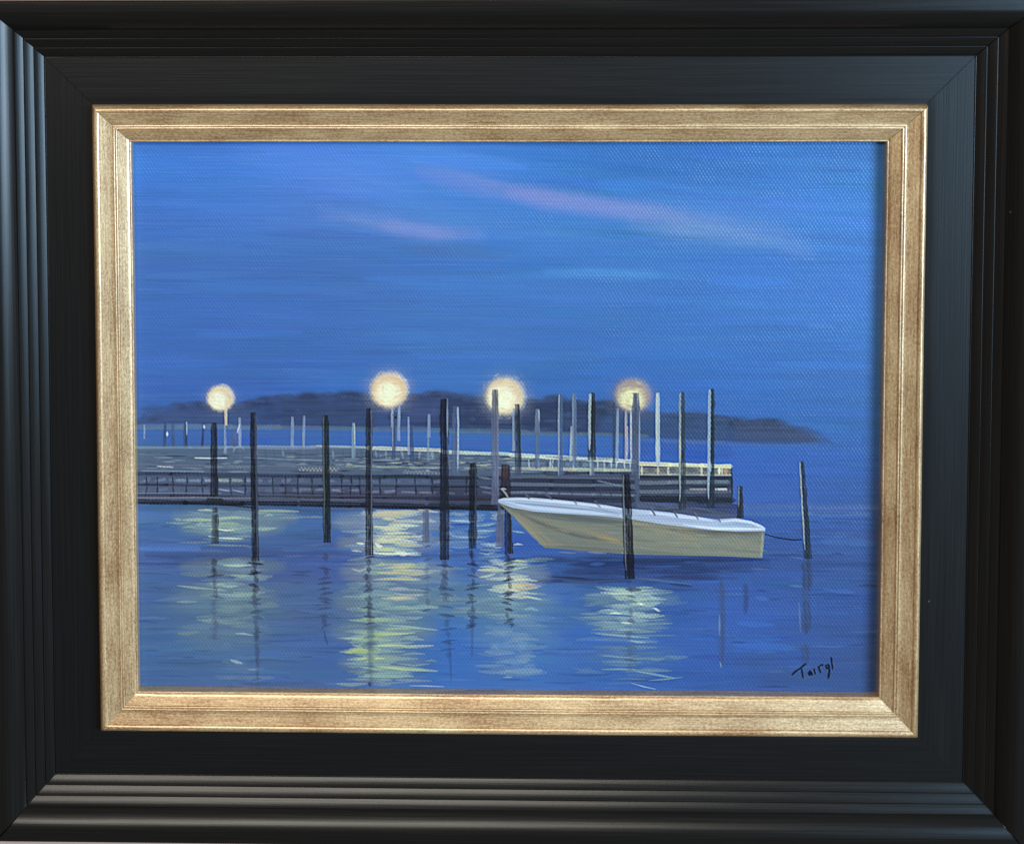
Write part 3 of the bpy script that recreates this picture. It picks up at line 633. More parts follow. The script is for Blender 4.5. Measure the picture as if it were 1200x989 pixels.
hline(228, 536.6, 266, 536.6, 1.6, (226,230,224), .95, None); hline(184, 546, 203, 546.6, 1.3, (230,232,228), .9, None, dry=.6); hline(166, 551.5, 240, 552.6, 1.2, (150,160,176), .7, None)
hline(285, 536, 380, 540, 1.5, (140,154,170), .6, None); hline(262, 547, 300, 547, 2, (148,148,138), .6, None, dry=.8)
hline(350, 549, 398, 550, 4.5, (176,162,140), .8, None, dry=.9); hline(405, 546, 520, 548, 1.8, (176,176,156), .7, None, seglen=30); hline(472, 553, 520, 554, 4, (150,156,156), .7, None, dry=.8)
hline(430, 541.5, 500, 543, 1.8, (34,38,58), .85, None, dry=.5, seglen=25); hline(362, 543, 384, 543, 2, (44,52,80), .7, None, dry=.7)
for x in [300, 311, 322, 331, 352, 371, 390, 402, 424, 440, 452, 470, 492, 506]:
    stroke([(x, 526 + rng.uniform(0, 2)), (x + rng.normal(0, 1), 535 + rng.uniform(0, 4))], rng.uniform(2, 4.5), [(134,150,168),(74,90,120),(152,164,172)][rng.randint(3)], a=.6, h=.4)
for x in [268, 279]:                                           # painted arcs of rope / dinghy edges
    stroke([(x - 6, 530), (x - 3, 524), (x + 4, 523), (x + 7, 527)], 1.6, (150,164,178), a=.7)
for i in range(90):
    x = rng.uniform(395, 600); t = (x - 165) / 575; y = rng.uniform(531 + 4 * t, 552); l = rng.uniform(4, 16)
    stroke([(x - l/2, y), (x + l/2, y + .3)], rng.uniform(.9, 2), [(196,192,166),(40,46,72),(148,156,158),(54,62,92),(170,168,150)][rng.randint(5)], a=.7, h=.45, soft=.5, bristle=.3, dry=.3)
# lit stretch behind the boat
hline(600, 549, 745, 551, 4, (196,192,158), .9, FAR, seglen=30, h=.5); hline(595, 543, 745, 546, 5, (112,126,146), .7, FAR, seglen=26)
for x in [619.5, 631, 645, 648, 672, 700, 708, 716, 723, 731, 738]:
    stroke([(x, 538), (x + rng.normal(0, .8), 549)], 1.8, (206,212,206), a=.7, h=.5)
for (x, w) in [(641,5),(650,7),(661,4),(680,7),(697,6),(711,5)]:
    stroke([(x, 541), (x, 546)], w, (58,74,116), a=.75)
hline(612, 554, 742, 554, 3, (50,52,78), .8, FAR, seglen=22); hline(640, 557, 680, 557, 3, (42,38,62), .8, None)
# cream railing of the pier head
fillpoly([(745,542),(857,546),(858,590),(745,588)], (62,68,88), .97, FAR, soft=.7, streak=.15, h=.3)
hline(748, 543.3, 858, 546.6, 4.6, (232,224,186), .98, FAR, seglen=30, h=.8, dry=.1); hline(748, 551, 856, 552.5, 7, (150,146,134), .8, FAR, seglen=26)
for x in [752, 771, 783, 799, 822, 842, 846]:
    stroke([(x, 546), (x, 556)], 2.8, (216,210,180), a=.85, h=.5)
for (x, w) in [(777,8),(788,9),(810,14),(828,8),(762,8)]:
    stroke([(x - w/2, 550.5), (x + w/2, 551)], 5.2, (78,80,96), a=.8)
stroke([(850,548),(850.5,556)], 4, (214,160,100), a=.85, h=.6); stroke([(843,547),(843,555)], 3, (240,232,190), a=.9, h=.7)
hline(748, 555.5, 858, 556.5, 1.8, (206,204,180), .85, FAR, seglen=30); hline(748, 559, 858, 560, 3, (44,46,66), .9, FAR)
hline(748, 565, 855, 564.5, 4.2, (122,132,136), .85, FAR, seglen=34); hline(748, 569.6, 858, 569.4, 2.6, (48,52,72), .9, FAR)
hline(748, 576, 857, 575.4, 4.6, (104,110,120), .85, FAR, seglen=34); hline(808, 573, 832, 573, 1.8, (196,176,166), .8, None); hline(838, 573.2, 852, 573, 2.4, (226,222,214), .9, None)
for x in [828.5, 840, 853.5]: stroke([(x, 562), (x, 581)], 1.5, (62,64,84), a=.8)
hline(748, 583.5, 862, 586, 8, (34,38,58), .97, FAR, h=.3); hline(790, 592, 866, 597, 12, (52,58,84), .95, FAR)
stroke([(857.5,545),(858,584)], 3, (44,50,76), a=.95, L=FAR)
fillpoly([(745,587),(800,591),(866,603),(866,609),(745,598)], (80,86,108), .9, FAR, soft=1, streak=.15)
for i in range(30):
    x = rng.uniform(750, 852); y = rng.uniform(588, 600)
    stroke([(x, y), (x + 14, y + 1.4)], 2.4, np.array((64,70,94)) * rng.uniform(.8, 1.2), a=.5, h=.3)

# --- lamps on their posts
def lamp(cx, cy, rx, ry_, L, core, ring, rim, soft_, coff=(0, 2)):
    sl = (slice(int((cy - ry_ * 2 - V[0, W//2]) * AY), int((cy + ry_ * 2 - V[0, W//2]) * AY)), slice(int((cx - rx * 2 - U[H//2, 0]) * AX), int((cx + rx * 2 - U[H//2, 0]) * AX)))
    blob(cx, cy, rx * 1.1, ry_ * 1.08, rim, .3 * soft_, 4.0, dry=.35)
    u, v = U[sl], V[sl]; ang = np.arctan2(v - cy, u - cx)
    r = np.hypot((u - cx) / rx, (v - cy) / ry_) * (1 + .05 * (n1(ang * 9 + cx) - .5) + .05 * (n1(v * .9 + cx * 3) - .5))
    wv = weave[sl]
    e = sstep(1.1, .8, r); e = e * (1 - .35 * sstep(.72, 1.04, r) * (1 - sstep(.3, .7, wv)))
    c0, c1, c2 = [lin(q).astype(np.float32) * EXP for q in (core, ring, rim)]
    rc = np.hypot((u - cx - coff[0]) / rx, (v - cy - coff[1]) / ry_)
    k1 = sstep(.36, .84, rc + .12 * (n1(v * .7 + u * .2) - .5))[..., None]; k2 = sstep(.72, .98, r)[..., None]
    cc = c0 * (1 - k1) + c1 * k1; cc = cc * (1 - k2) + c2 * k2
    st = (1 + .07 * (n1(v * 1.1 + np.sin(u * .3 + cx) * 1.2 + 40) - .5) * 2 + .10 * (n1(np.hypot(u - cx - 3, v - cy + 2) * .35 + np.sin(ang * 2 + cx) * 1.6) - .5))[..., None]
    al = (e * .97)[..., None]; col[sl] = col[sl] * (1 - al) + np.clip(cc * st, 0, 1) * al
    hgt[sl] = hgt[sl] * (1 - e * .7) + e * (.9 + .45 * n1(v * .8 + np.sin(ang * 3) * .8 + 9))
    lab[sl][r < 1.0] = L
    gls[sl] = np.maximum(gls[sl], e * .7)
LM = [ident('painted_lamp', t) for t in ('smallest glowing globe lamp of the painting, leftmost over the far pier', 'roundest and brightest peach globe lamp of the painting', 'wide globe lamp of the painting half behind a tall post', 'dim olive globe lamp of the painting with a pale yellow core')]
lamp(258.5, 466.5, 17, 16, LM[0], (252,242,212), (228,202,168), (214,200,172), .6, (-3, 3))
lamp(456, 457, 23.5, 22, LM[1], (255,244,206), (232,196,156), (214,200,172), 1, (-1, 4))
lamp(591.5, 464, 25, 24, LM[2], (255,244,208), (228,200,164), (182,178,160), 1.4, (-3, 3))
lamp(741, 463.5, 23.5, 21.5, LM[3], (240,230,176), (170,150,138), (132,128,138), 1.3, (0, 4))
for (cx, cy, rr_, cc_) in [(258.5,466.5,14,[(252,244,214),(226,196,160),(240,222,184)]),(456,457,20,[(255,246,210),(234,192,148),(244,222,176),(226,204,164)]),(591,464,22,[(255,246,214),(232,196,158),(246,224,186)]),(741,462,19,[(196,178,150),(168,146,136),(222,212,166)])]:
    for i in range(int(rr_ * 1.6)):
        an = rng.uniform(0, 6.28); q_ = rr_ * math.sqrt(rng.rand()) * .95; x, y = cx + math.cos(an) * q_, cy + math.sin(an) * q_ * .92
        c_ = cc_[0] if q_ < rr_ * .4 and rng.rand() < .7 else cc_[rng.randint(1, len(cc_))]
        stroke([(x - math.sin(an) * 3.5, y + math.cos(an) * 2.5), (x, y), (x + math.sin(an) * 3.5, y - math.cos(an) * 2.5)], rng.uniform(2, 4), c_, a=.45, h=.5, bristle=.4, soft=.8, dry=.2)
blob(758, 466, 7, 8, (150,120,140), .35, 2.)
for i in range(26):
    an = rng.uniform(0, 6.28); k = rng.randint(3); cx, cy, r = [(258.5,466.5,16),(456,457,23),(591,464,26)][k]
    x, y = cx + math.cos(an) * r, cy + math.sin(an) * r
    stroke([(x, y), (x - math.sin(an) * 6, y + math.cos(an) * 6)], 1.8, (224,208,172), a=.35, h=.4, dry=.5, soft=1.2)
post(264.8, 468, 498, 3.6, (226,204,170), None, L=LM[0], flare=.7); post(263.6, 498, 531, 2.6, (150,158,182), L=LM[0], a=.7)
post(460, 479, 500, 3, (150,156,176), L=LM[1]); post(461.5, 486, 538, 4.6, (66,80,122), (150,160,186), -1, L=LM[1]); stroke([(464,488),(463,490)], 3.4, (22,24,44), a=.95)
post(733.6, 480, 512, 3, (184,168,160), L=LM[3], flare=.9); post(734, 500, 538, 3.4, (176,162,156), (206,178,140), 1, L=LM[3]); post(731, 484, 538, 1.8, (58,74,124))

# mid-distance posts
post(414, 496, 536, 4, (120,140,160), (196,204,196), 1); post(467.6, 474, 516, 3.2, (150,160,184), x1=467)
post(482, 498, 541, 4.6, (56,74,122), a=.85); post(478.6, 489, 532, 2.4, (140,154,184))
post(503, 486, 512, 3.2, (140,156,188)); post(502, 510, 540, 2.6, (122,140,170), a=.8)
post(602, 479, 528, 3.8, (134,146,170)); post(630, 480, 507, 5.6, (104,116,142), (164,168,176), 1); post(629.6, 505, 548, 4.6, (84,100,140), a=.9)
post(669.6, 500, 540, 2.6, (170,176,180)); post(672.8, 462, 545, 5, (92,108,140), (132,146,164), -1, x1=673)
post(656.6, 462, 572, 5.4, (74,90,130), (164,174,186), -1, x1=656.5)
post(693.8, 461, 538, 8, (52,62,76), (188,198,198), -1, x1=693.6, hw=.4)
post(719.6, 472, 542, 3, (62,76,116)); post(723.8, 479, 540, 3, (142,152,172), x1=723); post(739.4, 482, 540, 2.4, (190,192,190)); 
post(770.6, 461, 545, 4.6, (172,184,190), (206,206,186), -1, x1=771)
post(799, 460, 596, 7.4, (66,78,88), (166,182,186), -1, x1=799.5, label='tall leaning post beyond the boat with pale left edge'); stroke([(797,510),(796.6,540)], 2.2, (206,196,160), a=.8)
post(834, 456, 594, 8, (54,70,96), (170,190,212), -1, x1=833, hw=.42); stroke([(831.6,540),(832.5,552)], 3.4, (190,206,216), a=.7)
post(534.4, 477, 560, 7.6, (80,96,140), (186,198,206), 1, x1=534, hw=.26)
post(693.4, 538, 585, 5.6, (108,118,138), (176,184,184), -1, x1=695)
post(745, 461, 592, 8.6, (78,88,118), None, x1=744); stroke([(749.4,482),(749,560)], 1.8, (176,184,190), a=.6); stroke([(744,462),(745,492)], 6, (60,66,84), a=.7, h=.4)

# --- near pier
NEAR = ident('painted_pier', 'near pier of the painting, dark slatted deck running behind the boat')
fillpoly([(150,553),(350,554.5),(500,557),(600,558),(745,556),(746,602),(720,597),(640,592),(600,598),(500,595),(350,591),(150,588)], (74,88,124), .97, NEAR, soft=.7, streak=.15, h=.25)
fillpoly([(330,568),(500,571),(600,573),(600,594),(330,588)], (72,74,96), .75, None, soft=4, streak=.18)
fillpoly([(505,558),(600,559),(745,558),(745,592),(600,594),(505,592)], (54,60,86), .6, None, soft=5, streak=.2)
def slots(x0, x1, ya, yb, c, h_, seed, dx=16):
    r = np.random.RandomState(seed); x = x0
    while x < x1:
        t = (x - x0) / (x1 - x0); y = ya + (yb - ya) * t; l = dx * r.uniform(.62, .9)
        for q_ in range(3):
            cc = np.array(c[r.randint(len(c))]) * r.uniform(.85, 1.12)
            stroke([(x + r.uniform(-1, 2), y + r.normal(0, h_ * .2)), (x + l + r.uniform(-3, 0), y + r.normal(0, h_ * .2))], h_ * r.uniform(.3, .6), cc, a=r.uniform(.3, .75), h=.3, taper=(.05, .1), bristle=.45, dry=.3, soft=.9)
        x += dx * r.uniform(.9, 1.1)
slots(166, 350, 562.4, 563, [(104,118,150),(88,104,140),(112,124,146)], 6, 3); slots(350, 520, 563, 564.5, [(84,98,132),(98,112,142)], 5, 4)
slots(166, 350, 573.5, 575, [(92,106,148),(102,112,142),(84,98,136)], 7, 5); slots(350, 500, 573, 577, [(132,140,158),(110,118,144)], 4, 6, 20); slots(500, 590, 577, 578, [(98,106,132)], 4, 7, 20)
for (x0, x1, c) in [(206,218,(150,160,168)),(222,236,(134,148,166)),(240,248,(170,178,176)),(256,269,(200,200,164)),(272,284,(170,182,140)),(289,294,(150,162,170))]:
    stroke([(x0, 562.6), (x1, 563)], 3.4, c, a=.75, h=.5, taper=(.1, .2), bristle=.4, dry=.2, flat=True)
stroke([(256,573),(269,575)], 1.5, (176,182,190), a=.7); stroke([(273,574),(286,577)], 1.5, (190,192,196), a=.7)
for x in [171, 186, 203, 221, 238, 255, 270, 287, 303, 318, 334, 350, 366, 384, 400, 411, 422, 446, 465, 486, 505, 524, 545]:
    x += rng.normal(0, 1)
    stroke([(x, 558), (x + rng.normal(0, .6), 568)], 2.2, (38,44,70), a=.85, h=.3); stroke([(x + rng.normal(0, .6), 569), (x + rng.normal(0, .8), 580)], 2.6, (38,44,70), a=.8, h=.3)
hline(150, 555, 600, 560, 4.4, (36,41,64), .92, NEAR, seglen=50); hline(150, 567.6, 600, 570.6, 3.0, (38,44,70), .9, NEAR, seglen=44)
hline(150, 577.8, 260, 578, 1.2, (134,148,172), .7, None)
hline(150, 580.6, 600, 585, 3.4, (48,46,62), .92, NEAR, seglen=50); hline(150, 582.6, 300, 583.4, 1.8, (138,136,132), .85, NEAR, h=.6); hline(290, 583.4, 420, 585.4, 1.5, (110,110,116), .7, NEAR); hline(420, 585, 500, 587, 1.4, (90,90,104), .6, NEAR)
hline(150, 587, 350, 590, 5.4, (30,33,54), .96, NEAR); hline(350, 589.5, 500, 593.5, 6, (34,35,54), .96, NEAR); hline(500, 592.5, 590, 595, 6.8, (34,38,58), .96, NEAR)
hline(150, 589, 350, 592, 3, (24,24,38), .9, NEAR); hline(350, 592, 590, 597, 3.4, (26,26,40), .9, NEAR); hline(300, 577, 590, 582, 2.4, (62,50,52), .6, None, seglen=30); hline(258, 591, 300, 595, 2.2, (22,24,40), .9, NEAR); hline(350, 595, 440, 597, 2, (96,110,140), .5, None); hline(440, 598, 520, 600, 2.4, (190,180,150), .6, None)
# railings running on behind the boat
for (y0, y1, w, c) in [(562,565,5,(42,44,64)),(567,569,3.4,(102,108,122)),(572.5,572.5,4.6,(40,44,62)),(577,580,2.6,(122,132,146)),(583,586,5,(44,46,64)),(559.6,560,1.6,(104,96,98)),(590,594,5,(60,64,84))]:
    hline(596, y0, 744, y1, w, c, .85, NEAR, seglen=40)
for x in [628, 640, 655, 671, 704, 716]: stroke([(x, 571), (x, 584)], 3, (58,66,90), a=.6)
hline(700, 563, 745, 572, 2, (128,134,140), .6, None)
for (x0, x1) in [(560,576),(561,577)]: stroke([(x0, 558 + (x0-560)*2), (x1, 561)], 1.6, (130,140,160), a=.6)
stroke([(562,570),(577,572)], 3, (112,124,150), a=.8); stroke([(562,592),(580,593)], 3, (28,30,48), a=.9)

# near posts
post(499.6, 597, 635, 7.6, (86,96,128), label='short grey post under the near pier'); 
post(587, 588, 640, 7.4, (94,96,116), None, x1=585)
BR = post(592.6, 545, 596, 11, (64,52,62), None, x1=592, label='red brown post stub at the bow'); stroke([(592,547),(592,562)], 7, (84,58,56), a=.7)
post(594.6, 598, 648, 8.6, (52,56,76), None, L=BR, x1=596.5)
post(251, 496, 580, 8, (44,48,62), None, x1=251, L=None, label='stubby dark post at left with a rounded top'); k251 = len(IDS)
hline(244, 568, 258, 568, 6, (54,62,92), .5, None); hline(242, 586, 262, 586.6, 6, (36,40,62), .95, NEAR)
post(252.3, 595, 636, 7.4, (54,64,76), None, L=k251)
stroke([(247,602),(257,601)], 1.6, (130,150,140), a=.8)
post(297, 484, 657, 7.8, (38,42,56), (74,80,98), 1, x1=299.5, label='tall dark post, second of the dark ones from the left')
post(381.5, 487, 635, 8, (42,50,56), (92,100,96), -1, x1=383.5, hw=.2, label='dark green-black post rising just left of the second lamp')
post(432.5, 479, 650, 8, (44,48,64), (96,106,136), 1, x1=432.8, hw=.2, label='dark post standing under the brightest lamp')
post(520.8, 468, 655, 10, (42,48,74), None, x1=521, label='thickest dark post left of the boat')
stroke([(524.4,467),(524.4,512)], 2, (150,166,196), a=.8); stroke([(524,512),(527,556)], 1.6, (96,112,150), a=.6)
post(554.4, 543, 642, 9, (32,36,54), (66,74,104), 1, x1=554, hw=.2, label='short near-black post just left of the bow')
post(580, 457, 590, 8.4, (88,96,124), (124,122,124), 1, x1=580.5, hw=.2, label='tall grey post crossing the wide lamp')
stroke([(580,458),(580,482)], 6, (104,92,90), a=.6, h=.5)
post(606, 474, 556, 6.6, (62,72,100), (44,48,66), 1, x1=607.5, label='dark grey post right of the wide lamp')
stroke([(598,560),(606,552),(610,560)], 9, (78,86,118), a=.6, soft=2)
post(867.4, 570, 606, 6.8, (52,62,78), (128,138,140), -1, x1=867.4, hw=.25, label='short dark post at the pier head beyond the stern')
post(939.2, 541, 654, 7, (54,64,78), (176,184,184), -1, x1=946.6, flare=1.35, hw=.26, label='solitary leaning post in open water on the right')

# --- the boat
BOAT = ident('painted_boat', 'long open motor boat with white deck and cream hull')
sheer = [(583.5,588.5),(600,594),(625,598.5),(660,601),(700,603.5),(735,607),(770,613),(800,616.5),(830,620),(862,622),(896,622)]
hull = sheer + [(895,638),(892.8,653.5),(870,652.5),(850,651.5),(800,650.5),(745,649.5),(700,646.5),(668,643.5),(638,641.5),(630,634),(617,621),(604,607),(592,596)]
fillpoly(hull, (130,130,116), 1, BOAT, soft=.6, streak=.06, h=.35)
def hs(pts, w, c, a=.7, **k): stroke(pts, w, c, a=a, h=k.pop('h', .35), soft=k.pop('soft', 1.6), bristle=.4, **k)
hs([(592,593),(640,603),(700,609),(735,612)], 8, (98,102,98), .7); hs([(740,613),(800,622),(892,627)], 5, (104,104,94), .65)
hs([(600,600),(640,612),(690,626),(740,636),(790,640)], 9, (150,142,116), .6); hs([(596,598),(625,618),(645,634)], 7, (156,144,112), .7); hs([(604,606),(636,638)], 4, (172,160,122), .6)
hs([(615,601),(650,613),(700,622),(735,628)], 8, (142,138,116), .6); hs([(640,604),(690,611),(735,617)], 8, (112,114,106), .7)
hs([(610,602),(640,616),(680,628),(730,635)], 5, (92,90,84), .75); hs([(610,601),(640,614),(660,622)], 3, (120,106,86), .6)
hs([(686,624),(706,628),(726,634)], 4, (196,158,98), .85, taper=(.5, .3)); hs([(700,630),(735,638)], 4, (170,150,104), .6)
hs([(640,640),(690,643),(735,646)], 5, (112,112,98), .6); hs([(650,634),(700,637),(735,641)], 7, (120,120,106), .5); hs([(632,636),(660,638)], 6, (160,140,104), .6)
hs([(741,612),(780,624),(820,632)], 9, (164,152,118), .75); hs([(741,622),(800,634),(850,636),(890,640)], 12, (148,147,126), .65); hs([(741,640),(800,646),(889,650)], 6, (158,156,130), .65)
hs([(741,614),(790,618),(830,624)], 4, (166,152,124), .6); hs([(800,621),(850,624),(892,624)], 2.6, (94,84,76), .75); hs([(815,624),(850,626),(890,625)], 2, (72,66,66), .5)
hs([(820,634),(860,634),(886,636)], 10, (146,148,126), .6); hs([(741,636),(770,642),(800,645)], 4, (128,128,110), .6); hs([(741,648),(800,649.5)], 2, (98,102,100), .6)
hs([(850,645),(885,650)], 5, (134,138,108), .5); hs([(893.4,626),(891.6,652)], 2, (182,182,150), .8, taper=(.05, .05))
for i in range(60):
    x = rng.uniform(640, 885); y = rng.uniform(np.interp(x, [583, 700, 896], [594, 610, 628]), 648)
    stroke([(x, y), (x + rng.uniform(8, 24), y + rng.uniform(.5, 2.5))], rng.uniform(1.2, 3), np.array((146,142,118)) * rng.uniform(.82, 1.16), a=.4, h=.35, soft=.8)
hs([(600,599),(640,604),(690,609),(734,613)], 7, (92,97,96), .6, soft=2.4); hs([(650,604),(700,609),(734,612)], 4, (80,86,90), .5)
hs([(742,616),(790,620),(830,625)], 3, (110,106,92), .5); hs([(640,618),(690,625),(720,630)], 3, (124,122,106), .5)
hs([(655,640),(700,643),(734,645)], 4, (96,98,92), .6); hs([(745,646),(800,648.5),(860,650)], 3, (116,118,104), .5)
hs([(604,605),(625,624),(640,638)], 4, (170,156,120), .6); hs([(742,626),(780,634),(820,638)], 7, (160,150,120), .45)
fillpoly(hull, (84,90,102), .24, None, soft=.8, streak=.1, h=.05)
for i in range(70):
    x = rng.uniform(610, 885); y = rng.uniform(np.interp(x, [583, 700, 896], [594, 612, 630]), np.interp(x, [583, 640, 700, 896], [594, 638, 643, 648]))
    c = [(104,106,100),(160,150,122),(128,126,112),(150,132,98),(112,118,118)][rng.randint(5)]
    stroke([(x - 8, y - 1), (x + rng.uniform(4, 20), y + rng.uniform(.2, 2))], rng.uniform(1.2, 3.4), c, a=rng.uniform(.2, .5), h=.4, soft=.9, bristle=.5, dry=.25)
deck = [(583.5,585.5),(590,583.2),(605,582.6),(625,583),(650,585),(680,588),(710,591.5),(728,595),(745,596.5),(760,597.8),(785,600.2),(800,602.6),(820,605.6),(838,608.5),(850,607.6),(862,607),(878,609.8),(890,614),(897,618.6),(896.4,622),(862,622.4),(830,620.4),(800,617),(770,613),(735,607.4),(700,604),(660,601.6),(625,599),(600,594.6),(584,588.6)]
fillpoly(deck, (168,180,204), 1, BOAT, soft=.55, streak=.06, h=.6)
wh = (214,220,232)
hs([(585,585.4),(610,584.6),(650,587.4),(700,592.5),(728,596.5)], 3, wh, .9, soft=.7, h=.8); hs([(592,588),(625,595),(670,598.5),(715,602),(735,605)], 4.2, (204,212,232), .9, soft=.8, h=.8)
hs([(604,589),(650,593.5),(690,597),(725,603)], 2.2, (132,142,164), .85, soft=.7); hs([(690,594),(728,602)], 1.8, (120,126,142), .7, soft=.6)
hs([(744,599.4),(775,601)], 4, (190,198,220), .85, soft=.8, h=.7); hs([(748,604),(790,609),(830,613)], 4, (158,164,190), .7); hs([(760,600.6),(800,605),(835,610)], 4, wh, .85, soft=.8, h=.8)
hs([(842,611),(862,609.4),(880,612),(894,618)], 3, wh, .95, soft=.7, h=.8); hs([(800,614.6),(840,619),(894,619.6)], 3.4, (222,226,234), .95, soft=.7, h=.9); hs([(842,615),(862,614),(884,617.4)], 3, (136,158,178), .8, soft=.8)
hs([(862,612),(876,613.6),(884,616)], 2.2, (120,146,168), .6, soft=.8); hs([(744,608),(790,614),(815,617)], 2, (178,160,140), .6, soft=.8); hs([(742,600),(746,607)], 3, (190,176,160), .6)
# cleats and bow rail stubs
hs([(587.5,573),(592,577),(596,583.5)], 2.6, (150,154,162), .95, soft=.5, h=.7, L=BOAT); hs([(587,572.6),(593,573)], 2.6, (176,180,186), .95, soft=.5, L=BOAT)
for (x0, y0, x1, y1) in [(614.5,577.5,620.5,584.5),(636.5,577,642,581.5),(642,580,647.5,585.5),(672.5,586,676,591),(696,586.5,704,594.5),(762.5,595,768,604),(789,598.5,794,606.5),(813.5,601,818.5,608.5),(840,606,844.5,612)]:
    hs([(x0, y0), (x1, y1)], 2.2, (84,88,104), .9, soft=.5, h=.6, taper=(.1, .2), L=BOAT)
# post in front of the boat
post(733.2, 556, 677.5, 10.4, (32,36,48), (130,136,142), -1, x1=738, hw=.14, label='near-black leaning post in front of the boat')
stroke([(734,560),(737,600)], 5, (28,30,42), a=.6, h=.6)
# mooring line
ML = ident('painted_mooring_line')
stroke([(897,625.5),(906,628.5),(918,631),(930,632.4),(939,632)], 1.7, (36,50,92), a=.95, L=ML, taper=(0, 0), bristle=.1, h=.4, soft=.5)

# --- signature
SG = ident('signature', 'black brushed signature in the lower right corner')
INK = (18,22,48)
for pts, w in [([(927.6,790.8),(931.5,786.6),(937,783),(942,779),(945,776.4)], 1.7), ([(939.3,783),(940,788),(941.2,794.4)], 1.7),
               ([(949.6,785.4),(947.4,787.8),(948.6,790.4),(951,789),(950.2,784.8)], 1.5), ([(950.2,785),(952,791)], 1.5), ([(948.6,786),(949.6,789.6)], 2.2),
               ([(953.6,782.4),(955.4,789.8)], 1.5), ([(958.8,780.4),(961.8,788.2)], 1.5), ([(959.4,780.8),(963.8,777.4)], 1.2), ([(963.6,777.2),(964,779.6)], 1.5),
               ([(971.4,777.6),(967.6,779.6),(968.6,782.6),(971.8,781)], 1.6), ([(971.2,777.6),(971.8,786),(970.4,795)], 1.9),
               ([(974,769.2),(974.8,777),(975.8,784)], 1.6)]:
    stroke(pts, w * 1.35, INK, a=.95, L=SG, taper=(.08, .15), bristle=.05, h=.35, soft=.5, cj=.02)

# --- canvas texture: weave relief where the paint is thin, brush ridges elsewhere
thin = .35 + .65 * sstep(470, 760, U - .25 * (V - 160)) * (1 - .5 * sstep(600, 780, V)) + .12 * sstep(300, 160, V)
thin *= .75 + .5 * vnoise(H, W, 60, 90, 31, 2)
cover = np.clip(hgt / .8, 0, 1)
lines = vnoise(H, W, 3.2, 130, 41) * .5 + vnoise(H, W, 1.9, 70, 42) * .3 + vnoise(H, W, 6, 220, 43) * .2
patch = sstep(.55, .75, vnoise(H, W, 26, 60, 51, 2))                   # places where bare weave catches light anywhere
relief = hgt * 1.15 + weave * (.42 * thin + .22 * patch) * (1 - .55 * cover) + lines * (.5 - .2 * np.clip(thin - .35, 0, .6)) + rowline * .13 * (1 - .7 * cover) * (1.15 - .7 * np.clip(thin, 0, 1))
grain = np.random.RandomState(5).rand(H, W).astype(np.float32)
relief += (vnoise(H, W, 2, 2, 61) - .5) * .12
# colour a little paler on the weave tops, darker in the valleys
col *= (1 + .08 * (weave - .5) * thin + .07 * (lines - .5) + .02 * (grain - .5))[..., None]
gls = np.clip(gls + .25 * (vnoise(H, W, 20, 60, 71, 2) - .5) + .25 * (thin - .6), 0, 1)
# pigment balance of the blues: greyer in the water, a touch greener in the sky
bw = sstep(1.5, 3.2, col[..., 2] / (col[..., 0] + 1e-4))
wt = sstep(500, 660, V); rt = sstep(300, 800, U)
gb = (.86 - .09 * rt) * (1 - wt) + (.70 + .05 * rt) * wt; gg = (1.0 + .02 * rt) * (1 - wt) + (.97 - .05 * rt) * wt; gr = (1.08 - .02 * rt) * (1 - wt) + (1.22 - .22 * rt) * wt
for ch, g_ in ((0, gr), (1, gg), (2, gb)): col[..., ch] *= 1 + bw * (g_ - 1)
col *= (.92 + .04 * wt * sstep(500, 200, U) + .06 * sstep(420, 160, U) * sstep(200, 300, V) - .05 * sstep(600, 900, U) * (1 - wt))[..., None] ** np.float32(1.)
lum = col @ np.array([.25, .6, .15], np.float32)
col *= (.58 + .42 * sstep(0.0, .085, lum))[..., None]                 # contrast curve put into the colour: the darkest tones go darker still
col *= np.array([1.03, 1.0, .93], np.float32)
def blur(a, k):
    for _ in range(2):
        for ax in (0, 1):
            c_ = np.cumsum(a, axis=ax, dtype=np.float64); n_ = a.shape[ax]
            hi = np.clip(np.arange(n_) + k, 0, n_ - 1); lo = np.clip(np.arange(n_) - k - 1, 0, n_ - 1)
            a = ((np.take(c_, hi, ax) - np.take(c_, lo, ax)) / (2 * k + 1)).astype(np.float32)
    return a
det = col - blur(col, 2)
col = col + .55 * det
col = np.clip(col, .003, .88)
Z = (ZC + relief * .95)

# --- meshes: one grid cut into the parts it shows, sharing borders
verts_all = np.stack([X * S, Y * S, Z * S], -1).reshape(-1, 3).astype(np.float32)
rgba = np.concatenate([col, np.ones((H, W, 1), np.float32)], -1).reshape(-1, 4).astype(np.float32)
idx = np.arange(H * W).reshape(H, W)
q = np.stack([idx[:-1, :-1], idx[1:, :-1], idx[1:, 1:], idx[:-1, 1:]], -1).reshape(-1, 4)
ql = lab[:-1, :-1].reshape(-1)
glf = gls.reshape(-1).astype(np.float32)
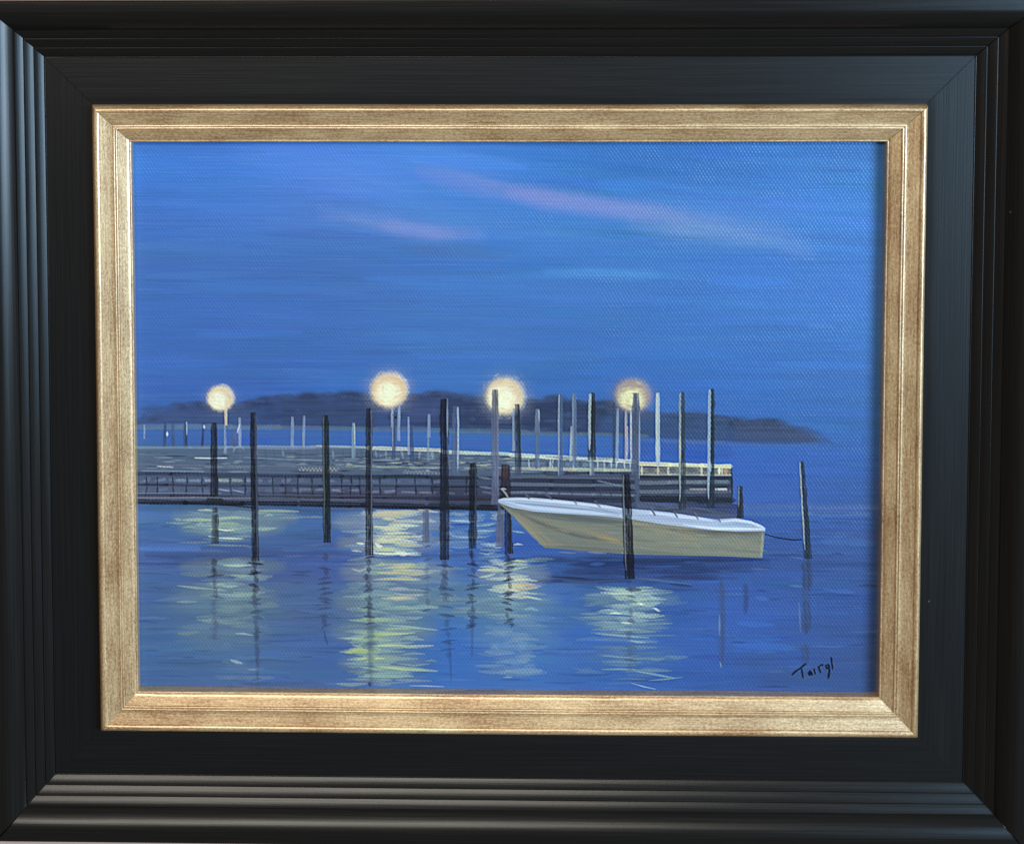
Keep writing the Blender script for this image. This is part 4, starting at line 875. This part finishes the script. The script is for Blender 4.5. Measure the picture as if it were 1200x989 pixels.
# analytic normals for continuity across the cuts
dzx = np.gradient(Z, axis=1) / STEP; dzy = np.gradient(Z, axis=0) / -STEP
nrm = np.stack([-dzx, -dzy, np.ones_like(Z)], -1); nrm /= np.linalg.norm(nrm, axis=-1, keepdims=True); nrm = nrm.reshape(-1, 3).astype(np.float32)
def part_mesh(name, k):
    f = q[ql == k]
    if len(f) < 6: return None
    used, inv = np.unique(f, return_inverse=True); inv = inv.reshape(-1).astype(np.int32)
    me = bpy.data.meshes.new(name); nf = len(f)
    me.vertices.add(len(used)); me.vertices.foreach_set('co', verts_all[used].ravel())
    me.loops.add(nf * 4); me.loops.foreach_set('vertex_index', inv)
    me.polygons.add(nf); me.polygons.foreach_set('loop_start', np.arange(0, nf * 4, 4, dtype=np.int32))
    try: me.polygons.foreach_set('loop_total', np.full(nf, 4, np.int32))
    except Exception: pass
    me.update(calc_edges=True)
    me.polygons.foreach_set('use_smooth', np.ones(nf, bool))
    at = me.color_attributes.new('paint', 'FLOAT_COLOR', 'POINT'); at.data.foreach_set('color', rgba[used].ravel())
    ga = me.attributes.new('gloss', 'FLOAT', 'POINT'); ga.data.foreach_set('value', glf[used])
    me.materials.append(M_paint); me.update()
    try: me.normals_split_custom_set_from_vertices(nrm[used])
    except Exception as e: print('normals', e)
    return me
canvas = link(bpy.data.objects.new('canvas', part_mesh('canvas', 0)), root)
canvas['label'] = 'canvas painted as a blue evening sky with thin violet clouds over a harbour'
for k, (nm, lb) in IDS.items():
    m_ = part_mesh(nm, k)
    if m_ is None: print('no faces for', nm, lb); continue
    o = link(bpy.data.objects.new(nm, m_), canvas)
    if lb: o['label'] = lb

# ------------------------------------------------------------------ tabletop
tz = -25.0 * S
tt = mesh_obj('tabletop', [(-2, -2, tz), (2, -2, tz), (2, 2, tz), (-2, 2, tz)], [(0, 1, 2, 3)], M_table)
tt['kind'] = 'structure'

# ------------------------------------------------------------------ light
w = bpy.data.worlds.new('World'); scene.world = w; w.use_nodes = True
bg = w.node_tree.nodes['Background']; bg.inputs[0].default_value = (1.0, .86, .72, 1); bg.inputs[1].default_value = .12
def area(name, d, dist, sx, sy, col_, power):
    d = np.array(d, float); d /= np.linalg.norm(d)
    l = bpy.data.lights.new(name, 'AREA'); l.shape = 'RECTANGLE'; l.size = sx; l.size_y = sy; l.color = col_; l.energy = power
    o = bpy.data.objects.new(name, l); C.objects.link(o); o.location = d * dist
    from mathutils import Vector
    o.rotation_euler = Vector(-d).to_track_quat('-Z', 'Y').to_euler()
    return o
area('window_light', (1.0, .16, 1.0), 2.2, 1.43, 1.25, (.36, .68, 1.0), 42)
area('added_grazing_light', (1.30, .10, 1.0), 2.3, .75, .9, (.66, .83, 1.0), 37)  # added low lamp, not a real window; widens the liner's shadow on the canvas
area('ceiling_light', (-.16, .50, 1.0), 2.2, 1.3, .5, (1.0, .94, .82), 24)
vs = scene.view_settings; vs.view_transform = 'Standard'; vs.look = 'None'; vs.exposure = 0; vs.gamma = 1
